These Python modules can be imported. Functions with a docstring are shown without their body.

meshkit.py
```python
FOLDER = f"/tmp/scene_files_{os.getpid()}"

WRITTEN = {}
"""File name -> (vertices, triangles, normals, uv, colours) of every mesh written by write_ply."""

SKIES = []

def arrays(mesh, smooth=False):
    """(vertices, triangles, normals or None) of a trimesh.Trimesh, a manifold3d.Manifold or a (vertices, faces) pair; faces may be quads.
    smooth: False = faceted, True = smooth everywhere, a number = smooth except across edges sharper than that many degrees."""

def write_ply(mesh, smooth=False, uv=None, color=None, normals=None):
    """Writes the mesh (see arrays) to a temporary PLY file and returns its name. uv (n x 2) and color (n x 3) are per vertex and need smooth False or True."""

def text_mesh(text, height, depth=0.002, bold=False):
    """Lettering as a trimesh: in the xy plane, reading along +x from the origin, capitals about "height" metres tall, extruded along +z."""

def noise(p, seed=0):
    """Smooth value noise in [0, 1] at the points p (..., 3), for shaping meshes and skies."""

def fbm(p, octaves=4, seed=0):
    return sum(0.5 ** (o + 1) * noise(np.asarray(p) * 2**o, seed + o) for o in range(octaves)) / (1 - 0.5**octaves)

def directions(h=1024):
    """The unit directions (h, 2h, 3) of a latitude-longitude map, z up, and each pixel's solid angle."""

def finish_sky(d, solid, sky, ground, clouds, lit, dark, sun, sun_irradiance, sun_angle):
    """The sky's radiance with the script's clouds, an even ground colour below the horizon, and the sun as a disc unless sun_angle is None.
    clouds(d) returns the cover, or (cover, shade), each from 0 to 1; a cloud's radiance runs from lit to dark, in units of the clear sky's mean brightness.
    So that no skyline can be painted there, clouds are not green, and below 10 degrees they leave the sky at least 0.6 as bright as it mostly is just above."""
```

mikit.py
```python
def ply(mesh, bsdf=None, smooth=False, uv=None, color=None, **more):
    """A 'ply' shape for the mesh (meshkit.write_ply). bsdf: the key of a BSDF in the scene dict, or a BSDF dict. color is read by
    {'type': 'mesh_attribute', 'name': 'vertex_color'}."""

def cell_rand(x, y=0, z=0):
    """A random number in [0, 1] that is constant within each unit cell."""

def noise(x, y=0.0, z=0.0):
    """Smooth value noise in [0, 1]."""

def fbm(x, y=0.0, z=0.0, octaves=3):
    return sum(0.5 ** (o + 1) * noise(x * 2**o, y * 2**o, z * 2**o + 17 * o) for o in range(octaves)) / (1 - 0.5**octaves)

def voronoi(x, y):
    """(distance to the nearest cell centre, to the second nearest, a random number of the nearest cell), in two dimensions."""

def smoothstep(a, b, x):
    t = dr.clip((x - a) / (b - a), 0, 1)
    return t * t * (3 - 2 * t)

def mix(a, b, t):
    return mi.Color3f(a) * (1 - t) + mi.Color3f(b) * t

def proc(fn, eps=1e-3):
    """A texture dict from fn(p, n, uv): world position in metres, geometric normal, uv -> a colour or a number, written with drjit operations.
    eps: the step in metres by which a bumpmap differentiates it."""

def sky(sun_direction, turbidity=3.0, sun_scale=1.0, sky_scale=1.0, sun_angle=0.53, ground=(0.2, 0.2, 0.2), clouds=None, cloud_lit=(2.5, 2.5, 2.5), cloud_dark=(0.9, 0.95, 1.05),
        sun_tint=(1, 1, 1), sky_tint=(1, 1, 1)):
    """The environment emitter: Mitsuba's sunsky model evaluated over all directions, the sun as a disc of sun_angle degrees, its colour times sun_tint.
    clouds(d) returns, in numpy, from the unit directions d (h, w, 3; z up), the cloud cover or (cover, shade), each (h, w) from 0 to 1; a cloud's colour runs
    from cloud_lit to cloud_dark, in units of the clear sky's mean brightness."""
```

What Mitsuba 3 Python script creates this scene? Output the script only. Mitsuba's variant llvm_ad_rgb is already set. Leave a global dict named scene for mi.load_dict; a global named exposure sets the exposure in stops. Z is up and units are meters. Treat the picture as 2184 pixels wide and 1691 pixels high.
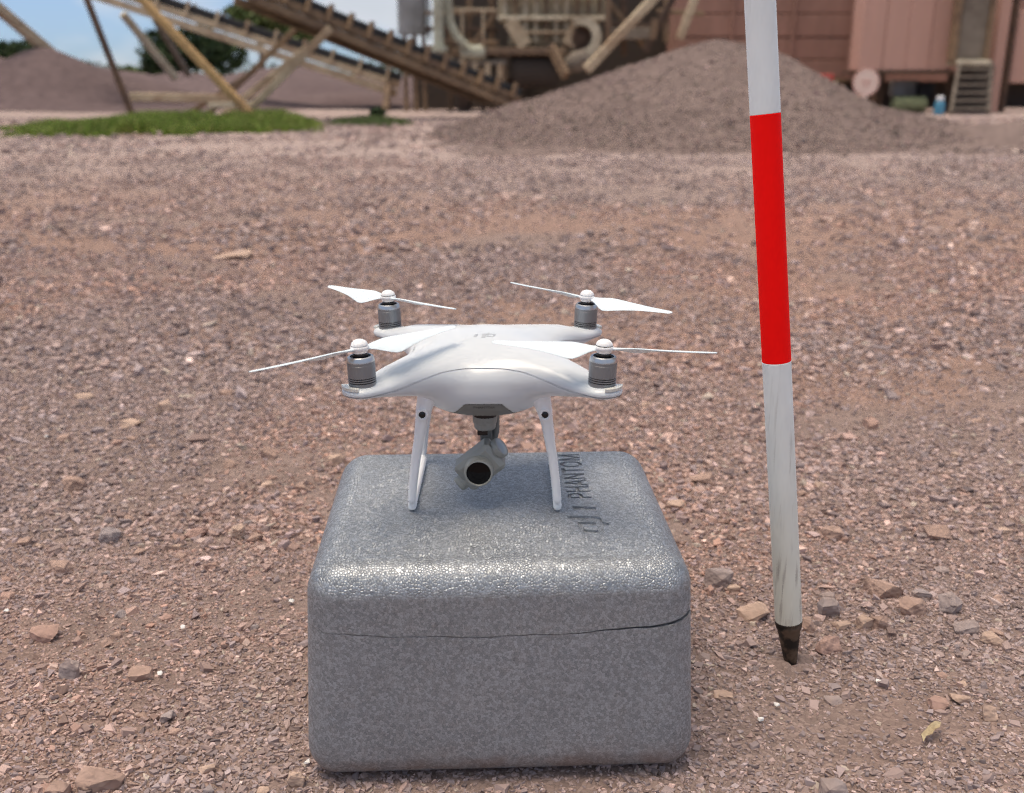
import math, random
import numpy as np, trimesh, manifold3d as m3, drjit as dr, mitsuba as mi
import shapely.geometry as sg, shapely.affinity as sa
from shapely.ops import unary_union
import mikit, meshkit
from mikit import ply, proc, noise, fbm, voronoi, cell_rand, smoothstep, mix

# ---------------------------------------------------------------- camera, sky, exposure
T = mi.ScalarTransform4f
PITCH, EYE = math.radians(17.7), 0.712
exposure = 1.70
scene = {
    'camera': {'type': 'thinlens', 'fov': 54.2, 'fov_axis': 'x', 'near_clip': 0.05, 'far_clip': 3000.0,
               'aperture_radius': 0.0036, 'focus_distance': 1.12,
               'to_world': T().look_at(origin=[0, 0, EYE], target=[0, math.cos(PITCH), EYE - math.sin(PITCH)], up=[0, 0, 1])},
}

def cloud_cover(d):
    q = d / np.maximum(d[..., 2:3], 0.06)
    n = meshkit.fbm(q * [0.55, 0.35, 0.0] + 3.0, 5, 4)
    w = meshkit.fbm(d * [7.0, 7.0, 16.0] + 9.0, 5, 8)
    high = np.clip((d[..., 2] - 0.26) / 0.42, 0, 1)
    cover = np.clip((n - 0.40 + 0.34 * high) * 2.6, 0, 1) * high * 0.95
    wisps = np.clip((w - 0.455) * 5.0, 0, 1) * 0.8
    c = np.maximum(cover, wisps * (1 - 0.5 * high))
    return c, np.clip((w - 0.5) * 1.4, 0, 0.5)

scene['sky'] = mikit.sky((-0.20, -0.09, 0.96), turbidity=3, sun_scale=0.62, sun_angle=36, ground=(0.22, 0.17, 0.15),
                         clouds=cloud_cover, cloud_lit=(2.3, 2.33, 2.4), cloud_dark=(1.4, 1.45, 1.55), sky_tint=(0.93, 1.0, 1.08))

# ---------------------------------------------------------------- helpers
labels = {}
rng = np.random.default_rng(7)

def at(px, py, y):
    """The point y metres in front of the camera that the photograph (2183 wide) shows at a pixel: used to survey the yard."""
    u, v = (px - 1091.5) / 2132.0, (py - 845.5) / 2132.0
    c, s = math.cos(PITCH), math.sin(PITCH)
    r = np.array([u, c - v * s, -s - v * c])
    return np.array([0, 0, EYE]) + r * (y / r[1])

def on_ground(px, py, z=0.0):
    u, v = (px - 1091.5) / 2132.0, (py - 845.5) / 2132.0
    c, s = math.cos(PITCH), math.sin(PITCH)
    r = np.array([u, c - v * s, -s - v * c])
    return np.array([0, 0, EYE]) + r * ((z - EYE) / r[2])

def numbered(key):
    if key not in scene and key not in labels and not any(k.startswith(key + '__') for k in scene):
        return key
    i = 1
    while True:
        k = f'{key}_{i:03d}'
        if k not in scene and k not in labels and not any(q.startswith(k + '__') for q in scene):
            return k
        i += 1

def obj(name, mesh, bsdf, parent=None, smooth=30, **more):
    key = numbered(f'{parent}__{name}' if parent else name)
    scene[key] = mesh if isinstance(mesh, dict) else ply(mesh, bsdf, smooth, **more)
    return key

def thing(name, label, cat, group=None, kind=None):
    key = numbered(name)
    labels[key] = {'label': label, 'category': cat}
    if group: labels[key]['group'] = group
    if kind: labels[key]['kind'] = kind
    return key

def tag(key, label, cat=None, group=None, kind=None):
    labels[key] = {'label': label}
    if cat: labels[key]['category'] = cat
    if group: labels[key]['group'] = group
    if kind: labels[key]['kind'] = kind
    return key

def cat(*meshes):
    return trimesh.util.concatenate([m for m in meshes if m is not None])

def frame_of(z):
    z = np.asarray(z, float); z = z / np.linalg.norm(z)
    x = np.cross([0, 0, 1.0] if abs(z[2]) < 0.95 else [1.0, 0, 0], z); x /= np.linalg.norm(x)
    return x, np.cross(z, x), z

def beam(a, b, w, h=None, up=(0, 0, 1)):
    """A chamfered rectangular bar from a to b, w wide and h deep."""
    a, b = np.asarray(a, float), np.asarray(b, float)
    h = w if h is None else h
    z = b - a; L = np.linalg.norm(z); z = z / L
    x = np.cross(up, z)
    if np.linalg.norm(x) < 1e-3: x = np.cross([1, 0, 0], z)
    x /= np.linalg.norm(x); y = np.cross(z, x)
    c = 0.12 * min(w, h)
    sec = np.array([[w/2-c, h/2], [-w/2+c, h/2], [-w/2, h/2-c], [-w/2, -h/2+c], [-w/2+c, -h/2], [w/2-c, -h/2], [w/2, -h/2+c], [w/2, h/2-c]])
    v = np.vstack([p[0] * x + p[1] * y + q for q in (a, b) for p in sec])
    n = 8
    f = [[i, (i+1) % n, n + (i+1) % n] for i in range(n)] + [[i, n + (i+1) % n, n + i] for i in range(n)]
    f += [[0, i+1, i] for i in range(1, n-1)] + [[n, n+i, n+i+1] for i in range(1, n-1)]
    m = trimesh.Trimesh(v, f, process=False)
    m.fix_normals() if m.volume < 0 else None
    return m

def box(x0, x1, y0, y1, z0, z1, c=None):
    c = 0.03 * min(x1 - x0, y1 - y0, z1 - z0) if c is None else c
    pts = []
    for sx in (0, 1):
        for sy in (0, 1):
            for sz in (0, 1):
                p = np.array([(x0, x1)[sx], (y0, y1)[sy], (z0, z1)[sz]], float)
                d = np.array([1 - 2*sx, 1 - 2*sy, 1 - 2*sz]) * c
                for k in range(3):
                    q = p + d; q[k] = p[k]; pts.append(q)
    return trimesh.convex.convex_hull(np.array(pts))

def lathe(profile, n=48, axis=None, origin=(0, 0, 0)):
    """Surface of revolution of (radius, height) points about an axis."""
    pr = np.asarray(profile, float)
    t = np.arange(n) * 2 * np.pi / n
    x, y, z = (np.eye(3) if axis is None else np.array(frame_of(axis)))
    v = (np.cos(t)[None, :, None] * pr[:, 0, None, None] * x + np.sin(t)[None, :, None] * pr[:, 0, None, None] * y + pr[:, 1, None, None] * z).reshape(-1, 3) + np.asarray(origin)
    f = []
    for k in range(len(pr) - 1):
        for i in range(n):
            a, b, c, d = k*n+i, k*n+(i+1) % n, (k+1)*n+(i+1) % n, (k+1)*n+i
            f += [[a, b, c], [a, c, d]]
    return trimesh.Trimesh(v, f, process=False)

def sweep(path, rad, n=14, closed_ends=True):
    """A round tube along a path, one radius per point (or pairs: across, deep)."""
    path = np.asarray(path, float); rad = np.asarray(rad, float)
    if rad.ndim == 0: rad = np.full(len(path), float(rad))
    if rad.ndim == 1: rad = np.stack([rad, rad], 1)
    tg = np.gradient(path, axis=0); tg /= np.linalg.norm(tg, axis=1, keepdims=True)
    x, y, _ = frame_of(tg[0])
    t = np.arange(n) * 2 * np.pi / n
    v = []
    for p, d, r in zip(path, tg, rad):
        x = x - d * (x @ d); x /= np.linalg.norm(x); y = np.cross(d, x)
        v.append(p + np.cos(t)[:, None] * x * r[0] + np.sin(t)[:, None] * y * r[1])
    v = np.vstack(v); f = []
    for k in range(len(path) - 1):
        for i in range(n):
            a, b, c, d = k*n+i, k*n+(i+1) % n, (k+1)*n+(i+1) % n, (k+1)*n+i
            f += [[a, b, c], [a, c, d]]
    if closed_ends:
        for k, s in ((0, 1), (len(path) - 1, -1)):
            v = np.vstack([v, path[k]]); c = len(v) - 1
            f += [[c, k*n+(i+1) % n, k*n+i][::s] for i in range(n)]
    return trimesh.Trimesh(v, f, process=False)

def surface_net(fn, lo, hi, h):
    """The zero surface of fn(x, y, z) (negative inside) as a smooth mesh."""
    ax = [np.arange(a, b + h, h) for a, b in zip(lo, hi)]
    X, Y, Z = np.meshgrid(*ax, indexing='ij')
    F = fn(X, Y, Z)
    S = F < 0
    acc, cnt = np.zeros(tuple(s - 1 for s in F.shape) + (3,)), np.zeros(tuple(s - 1 for s in F.shape))
    P = np.stack([X, Y, Z], -1)
    quads = []
    corners = [(0, 0), (1, 0), (1, 1), (0, 1)]
    for k in range(3):
        o = [i for i in range(3) if i != k]
        sl0 = [slice(None)] * 3; sl1 = [slice(None)] * 3; sl0[k] = slice(0, -1); sl1[k] = slice(1, None)
        f0, f1 = F[tuple(sl0)], F[tuple(sl1)]
        idx = np.argwhere((f0 < 0) != (f1 < 0))
        idx = idx[((idx[:, o] > 0) & (idx[:, o] < np.array(F.shape)[o] - 1)).all(1)]
        a = f0[tuple(idx.T)]; b = f1[tuple(idx.T)]
        j = idx.copy(); j[:, k] += 1
        p = P[tuple(idx.T)] + (P[tuple(j.T)] - P[tuple(idx.T)]) * (a / (a - b))[:, None]
        cells = []
        for du, dv in corners:
            c = idx.copy(); c[:, o[0]] -= du; c[:, o[1]] -= dv
            np.add.at(acc, tuple(c.T), p); np.add.at(cnt, tuple(c.T), 1)
            cells.append(np.ravel_multi_index(tuple(c.T), cnt.shape))
        q = np.stack(cells, 1)
        flip = (a < 0) if k != 1 else (a >= 0)
        q[flip] = q[flip][:, ::-1]
        quads.append(q[:, ::-1])
    q = np.vstack(quads)
    used = np.unique(q)
    pos = acc.reshape(-1, 3)[used] / cnt.reshape(-1)[used][:, None]
    q = np.searchsorted(used, q)
    m = trimesh.Trimesh(pos, np.vstack([q[:, [0, 1, 2]], q[:, [0, 2, 3]]]), process=False)
    if m.volume < 0: m.invert()
    return trimesh.smoothing.filter_taubin(m, iterations=4)

def clip(m, s):
    """The part of a mesh where the per-vertex value s is positive."""
    v, f = np.array(m.vertices), np.array(m.faces)
    V, out, cache = list(v), [], {}
    pos = s > 0
    k = pos[f].sum(1)
    out += f[k == 3].tolist()
    def cut(a, b):
        key = (min(a, b), max(a, b))
        if key not in cache:
            t = s[a] / (s[a] - s[b]); V.append(v[a] + (v[b] - v[a]) * t); cache[key] = len(V) - 1
        return cache[key]
    for tri in f[(k == 1) | (k == 2)]:
        poly = []
        for i in range(3):
            a, b = tri[i], tri[(i + 1) % 3]
            if pos[a]: poly.append(a)
            if pos[a] != pos[b]: poly.append(cut(a, b))
        out += [[poly[0], poly[i], poly[i+1]] for i in range(1, len(poly) - 1)]
    r = trimesh.Trimesh(np.array(V), np.array(out), process=False)
    r.remove_unreferenced_vertices()
    return r

def man(t):
    return m3.Manifold(m3.Mesh(np.asarray(t.vertices, np.float32), np.asarray(t.faces, np.uint32)))

def tri(m):
    q = m.to_mesh()
    return trimesh.Trimesh(np.array(q.vert_properties[:, :3], float), np.array(q.tri_verts), process=False)

def move(m, R=None, t=(0, 0, 0)):
    m = m.copy(); M = np.eye(4)
    if R is not None: M[:3, :3] = R
    M[:3, 3] = t
    m.apply_transform(M); return m

def rot(axis, deg):
    return trimesh.transformations.rotation_matrix(math.radians(deg), axis)[:3, :3]

def lerp(x, xs, ys): return np.interp(x, xs, ys)

# ---------------------------------------------------------------- materials
def mat(name, color, rough=0.6, metallic=0.0, spec=0.5, bump=None, two=True, **more):
    b = {'type': 'principled', 'base_color': {'type': 'rgb', 'value': list(color)} if not callable(color) else proc(color),
         'roughness': rough if not callable(rough) else proc(rough), 'metallic': metallic, 'specular': spec, **more}
    if bump: b = {'type': 'bumpmap', 'arbitrary': proc(bump[0], bump[2] if len(bump) > 2 else 1e-3), 'scale': bump[1], 'nested': b}
    scene[name] = {'type': 'twosided', 'nested': b} if two else b
    return name

def rusty(base, rust, amount=0.5, scale=3.0):
    def fn(p, n, uv):
        a = fbm(p.x * scale, p.y * scale, p.z * scale, 4)
        b = fbm(p.x * scale * 6, p.y * scale * 6, p.z * scale * 6 + 5, 3)
        t = smoothstep(amount - 0.18, amount + 0.18, a * 0.7 + b * 0.3)
        return mix(base, rust, 1 - t) * (0.8 + 0.4 * b)
    return fn

# ground soil: reddish brown fines packed with grit
def soil(p, n, uv):
    a = fbm(p.x * 1.1, p.y * 1.1, 0.0, 4)
    b = fbm(p.x * 22, p.y * 22, 3.0, 4)
    far = smoothstep(4.0, 10.0, p.y)
    wx, wy = p.x + 0.004 * noise(p.x * 160, p.y * 160, 1.0), p.y + 0.004 * noise(p.x * 160, p.y * 160, 9.0)
    d1, d2, r = voronoi(wx / 0.0058, wy / 0.0046)
    near = mix((0.325, 0.215, 0.175), (0.285, 0.210, 0.185), smoothstep(0.38, 0.62, a))
    c = mix(near, (0.375, 0.290, 0.262), far)
    grit = (0.74 + 0.50 * r) * (0.80 + 0.20 * smoothstep(0.0, 0.25, d2 - d1))
    return c * (0.72 + 0.42 * b) * (grit * (1 - far) + 1.05 * far)
def soil_bump(p, n, uv):
    wx, wy = p.x + 0.004 * noise(p.x * 160, p.y * 160, 1.0), p.y + 0.004 * noise(p.x * 160, p.y * 160, 9.0)
    d1, d2, r = voronoi(wx / 0.0058, wy / 0.0046)
    return 0.35 * smoothstep(0.0, 0.30, d2 - d1) * (0.4 + 0.6 * r) + 0.6 * fbm(p.x * 90, p.y * 90, p.z * 90, 3)
mat('soil', soil, 0.95, spec=0.15, bump=(soil_bump, 0.0050, 8e-4))

def stone_tint(p, n, uv):
    a = fbm(p.x * 60, p.y * 60, p.z * 60, 3)
    return 0.78 + 0.44 * a
scene['chip'] = {'type': 'twosided', 'nested': {'type': 'principled', 'base_color': {'type': 'mesh_attribute', 'name': 'vertex_color'}, 'roughness': 0.85, 'specular': 0.2}}

def stone_mat(name, col):
    def fn(p, n, uv):
        a = fbm(p.x * 70, p.y * 70, p.z * 70, 4)
        d = smoothstep(0.3, 0.7, fbm(p.x * 25, p.y * 25, p.z * 25 + 7, 3))
        return mix(col, (0.37, 0.25, 0.195), 0.35 * d) * (0.72 + 0.56 * a)
    def b(p, n, uv): return fbm(p.x * 140, p.y * 140, p.z * 140, 3)
    return mat(name, fn, 0.85, spec=0.2, bump=(b, 0.006, 6e-4))
stone_mat('stone_brown', (0.37, 0.255, 0.21)); stone_mat('stone_tan', (0.47, 0.34, 0.27)); stone_mat('stone_purple', (0.30, 0.25, 0.245)); stone_mat('stone_red', (0.37, 0.24, 0.20))
mat('stone_white', (0.75, 0.73, 0.70), 0.5)

def heap(p, n, uv):
    a = fbm(p.x * 0.9, p.y * 0.9, p.z * 0.9, 4)
    b = fbm(p.x * 14, p.y * 14, p.z * 14, 3)
    c = noise(p.x * 36, p.y * 36, p.z * 36)
    return mix((0.165, 0.122, 0.110), (0.215, 0.160, 0.144), a) * (0.52 + 0.55 * b + 0.50 * c)
def heap_bump(p, n, uv): return fbm(p.x * 16, p.y * 16, p.z * 16, 4)
mat('heap_gravel', heap, 0.95, spec=0.15, bump=(heap_bump, 0.10, 1e-2))
def heap2(p, n, uv):
    a = fbm(p.x * 0.5, p.y * 0.5, p.z * 0.5, 4)
    return mix((0.120, 0.086, 0.086), (0.175, 0.130, 0.128), a) * (0.75 + 0.5 * fbm(p.x * 6, p.y * 6, p.z * 6, 3))
mat('purple_gravel', heap2, 0.95, spec=0.15, bump=(heap_bump, 0.08, 1e-2))

mat('white_shell', (0.58, 0.61, 0.635), 0.26, spec=0.5, clearcoat=0.4, clearcoat_gloss=0.9)
mat('white_plastic', (0.80, 0.80, 0.80), 0.35)
mat('blade_white', (0.68, 0.76, 0.80), 0.45)
mat('shell_grey', (0.165, 0.165, 0.155), 0.45)
mat('camera_grey', (0.27, 0.275, 0.255), 0.42, metallic=0.15)
mat('dark_part', (0.02, 0.02, 0.022), 0.4)
mat('black_part', (0.006, 0.006, 0.007), 0.3)
mat('logo_grey', (0.50, 0.52, 0.53), 0.35, metallic=0.3)
mat('letter_dark', (0.06, 0.06, 0.058), 0.5)
mat('motor_metal', (0.225, 0.235, 0.25), 0.36, metallic=0.35)
mat('motor_rim', (0.52, 0.53, 0.54), 0.28, metallic=0.85)
mat('lens_glass', (0.003, 0.003, 0.004), 0.04, spec=0.2)
mat('lamp_lens', (0.62, 0.62, 0.58), 0.15)
mat('disc_metal', (0.30, 0.285, 0.27), 0.2, metallic=0.7)

def beads(p, n):
    ax, ay, az = dr.abs(n.x), dr.abs(n.y), dr.abs(n.z)
    top = (az >= ax) & (az >= ay); side = (ax > ay)
    u = dr.select(top, p.x, dr.select(side, p.y, p.x))
    v = dr.select(top, p.y, p.z)
    return voronoi(u / 0.0028, v / 0.0028)
def foam(p, n, uv):
    d1, d2, r = beads(p, n)
    e = smoothstep(0.0, 0.16, d2 - d1)
    s = fbm(p.x * 9, p.y * 9, p.z * 9, 3)
    dirt = smoothstep(0.055, 0.0, p.z) * smoothstep(0.3, 0.7, fbm(p.x * 40, p.y * 40, p.z * 40, 3)) * 0.55
    return (1 - dirt) * mi.Color3f(0.352, 0.374, 0.402) * (0.74 + 0.44 * r) * (0.70 + 0.30 * e) * (0.86 + 0.28 * s) + dirt * mi.Color3f(0.30, 0.21, 0.17)
def foam_bump(p, n, uv):
    d1, d2, r = beads(p, n)
    return smoothstep(0.0, 0.5, d2 - d1) + 0.25 * r
mat('foam', foam, 0.29, metallic=0.58, spec=0.5, bump=(foam_bump, 0.00048, 2.5e-4))

def pole_dirt(p):
    s = fbm(p.x * 260, p.y * 260, p.z * 9, 4)
    k = noise(p.x * 120, p.y * 120, p.z * 30)
    low = smoothstep(0.40, 0.0, p.z)
    return smoothstep(0.60, 0.80, s * 0.75 + k * 0.25 + 0.11 * low) * (0.25 + 0.75 * low)
def pole_white(p, n, uv):
    low = smoothstep(0.45, 0.02, p.z)
    c = mix((0.70, 0.725, 0.73), (0.62, 0.61, 0.53), low)
    c = c * (0.90 + 0.16 * fbm(p.x * 40, p.y * 40, p.z * 14, 3))
    return mix(c, (0.31, 0.285, 0.25), pole_dirt(p))
mat('pole_white', pole_white, 0.5)
def pole_red(p, n, uv): return mi.Color3f(0.97, 0.004, 0.003) * (0.96 + 0.05 * noise(p.x * 60, p.y * 60, p.z * 10))
mat('pole_red', pole_red, 0.6, spec=0.1)
def shoe(p, n, uv):
    a = fbm(p.x * 90, p.y * 90, p.z * 60, 4)
    return mix((0.018, 0.016, 0.014), (0.12, 0.085, 0.06), smoothstep(0.42, 0.68, a))
mat('shoe_steel', shoe, 0.5, metallic=0.5)

mat('tan_steel', rusty((0.44, 0.35, 0.24), (0.26, 0.165, 0.10), 0.44, 1.5), 0.75)
mat('cream_steel', rusty((0.50, 0.44, 0.33), (0.32, 0.25, 0.17), 0.42, 1.5), 0.75)
mat('ochre_steel', rusty((0.36, 0.23, 0.10), (0.20, 0.11, 0.055), 0.46, 1.5), 0.75)
mat('brown_steel', rusty((0.22, 0.145, 0.085), (0.125, 0.078, 0.05), 0.48, 1.5), 0.75)
mat('dark_rust', rusty((0.115, 0.068, 0.042), (0.06, 0.035, 0.025), 0.5, 1.5), 0.8)
mat('belt_black', (0.018, 0.018, 0.02), 0.7)
mat('void_dark', (0.055, 0.042, 0.034), 0.9)  # shade of deep gaps put into the colour; also colours drum and rail
mat('tank_grey', rusty((0.29, 0.29, 0.29), (0.22, 0.21, 0.20), 0.42, 1.2), 0.5, metallic=0.3)
mat('pipe_cream', rusty((0.40, 0.40, 0.31), (0.29, 0.26, 0.19), 0.4, 2.0), 0.6)
mat('machine_cream', rusty((0.43, 0.38, 0.27), (0.27, 0.21, 0.145), 0.46, 1.6), 0.7)
def redwall(p, n, uv):
    a = fbm(p.x * 0.8, p.y * 0.8, p.z * 0.8, 4)
    s = fbm(p.x * 9, p.y * 9, p.z * 1.2, 3)
    return mix((0.330, 0.175, 0.135), (0.270, 0.150, 0.112), a) * (0.85 + 0.3 * s)
mat('red_wall', redwall, 0.85)
def pinkwall(p, n, uv):
    a = fbm(p.x * 0.9, p.y, p.z * 0.7, 4)
    s = fbm(p.x * 8, p.y * 8, p.z * 0.5, 3)
    return mix((0.52, 0.300, 0.240), (0.47, 0.28, 0.22), a) * (0.92 + 0.16 * s)
mat('pink_wall', pinkwall, 0.8)
mat('grey_brown', rusty((0.20, 0.165, 0.13), (0.14, 0.11, 0.085), 0.45, 1.4), 0.8)
mat('green_fade', rusty((0.20, 0.225, 0.12), (0.14, 0.15, 0.085), 0.4, 2.0), 0.8)
mat('sign_face', rusty((0.72, 0.55, 0.47), (0.60, 0.42, 0.35), 0.35, 4.0), 0.6)
mat('sign_rim', (0.52, 0.29, 0.24), 0.6)
mat('red_paint', (0.42, 0.06, 0.05), 0.5)
mat('blue_plastic', (0.07, 0.24, 0.36), 0.35)
mat('cap_white', (0.7, 0.7, 0.72), 0.4)

def leaf_mat(name, a, b):
    scene[name] = {'type': 'twosided', 'nested': {'type': 'principled', 'base_color': {'type': 'mesh_attribute', 'name': 'vertex_color'}, 'roughness': 0.6, 'specular': 0.3}}
    return name
leaf_mat('leaves', None, None)
mat('bark', rusty((0.16, 0.12, 0.09), (0.09, 0.07, 0.05), 0.5, 4.0), 0.9)
mat('dry_leaf', rusty((0.42, 0.335, 0.20), (0.31, 0.22, 0.12), 0.40, 60.0), 0.6)

# ---------------------------------------------------------------- ground
def ground_h(x, y):
    x, y = np.asarray(x, float), np.asarray(y, float)
    p = np.stack([x, y, np.zeros_like(x)], -1)
    h = (meshkit.fbm(p * 1.3, 3, 1) - 0.5) * 0.030 + (meshkit.fbm(p * 7.0, 3, 2) - 0.5) * 0.010
    fade = np.clip((y - 4) / 8, 0, 1)
    h = h * (1 - fade) + fade * (meshkit.fbm(p * 0.35, 3, 3) - 0.5) * 0.10
    bx = np.exp(-(((x + 0.015) / 0.30) ** 4 + ((y - 1.075) / 0.30) ** 4))   # trodden flat where the case stands
    px = np.exp(-(((x - 0.355) / 0.05) ** 2 + ((y - 1.111) / 0.05) ** 2))
    return h * (1 - np.maximum(bx, px)) - 0.004 * bx

ys = np.concatenate([np.linspace(-4, 0.5, 20), np.linspace(0.5, 3.0, 300)[1:], np.geomspace(3.0, 16.0, 180)[1:], np.geomspace(16, 900, 50)[1:]])
us = np.linspace(-1, 1, 281); us = np.sign(us) * np.abs(us) ** 1.4
YY, UU = np.meshgrid(ys, us, indexing='ij')
XX = UU * (2.0 + 1.3 * np.abs(YY))
ZZ = ground_h(XX, YY)
nr, nc = XX.shape
i0 = (np.arange(nr - 1)[:, None] * nc + np.arange(nc - 1)).ravel()
gf = np.vstack([np.stack([i0, i0 + 1, i0 + nc + 1], 1), np.stack([i0, i0 + nc + 1, i0 + nc], 1)])
tag(obj('ground', (np.stack([XX, YY, ZZ], -1).reshape(-1, 3), gf), 'soil', smooth=True), 'reddish brown earth of the quarry yard under loose gravel', 'ground', kind='structure')

CUBE = np.array([[x, y, z] for x in (-1, 1) for y in (-1, 1) for z in (-1, 1)], float)
CF = np.array([[0, 1, 3], [0, 3, 2], [4, 6, 7], [4, 7, 5], [0, 4, 5], [0, 5, 1], [2, 3, 7], [2, 7, 6], [1, 5, 7], [1, 7, 3]])   # no underside
WEDGE = np.array([[math.cos(q), math.sin(q), z] for z in (-1, 1) for q in (0.3, 2.5, 4.4)]) * [1.1, 1.1, 1]
WF = np.array([[3, 4, 5], [0, 1, 4], [0, 4, 3], [1, 2, 5], [1, 5, 4], [2, 0, 3], [2, 3, 5]])
TONES = np.array([1.36, 1.38, 1.47]) * np.array([[0.30, 0.20, 0.160], [0.27, 0.175, 0.135], [0.245, 0.175, 0.155], [0.21, 0.16, 0.15], [0.35, 0.25, 0.20], [0.18, 0.13, 0.12], [0.31, 0.185, 0.135]])
TW = np.array([0.25, 0.2, 0.19, 0.13, 0.10, 0.06, 0.07])

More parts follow.
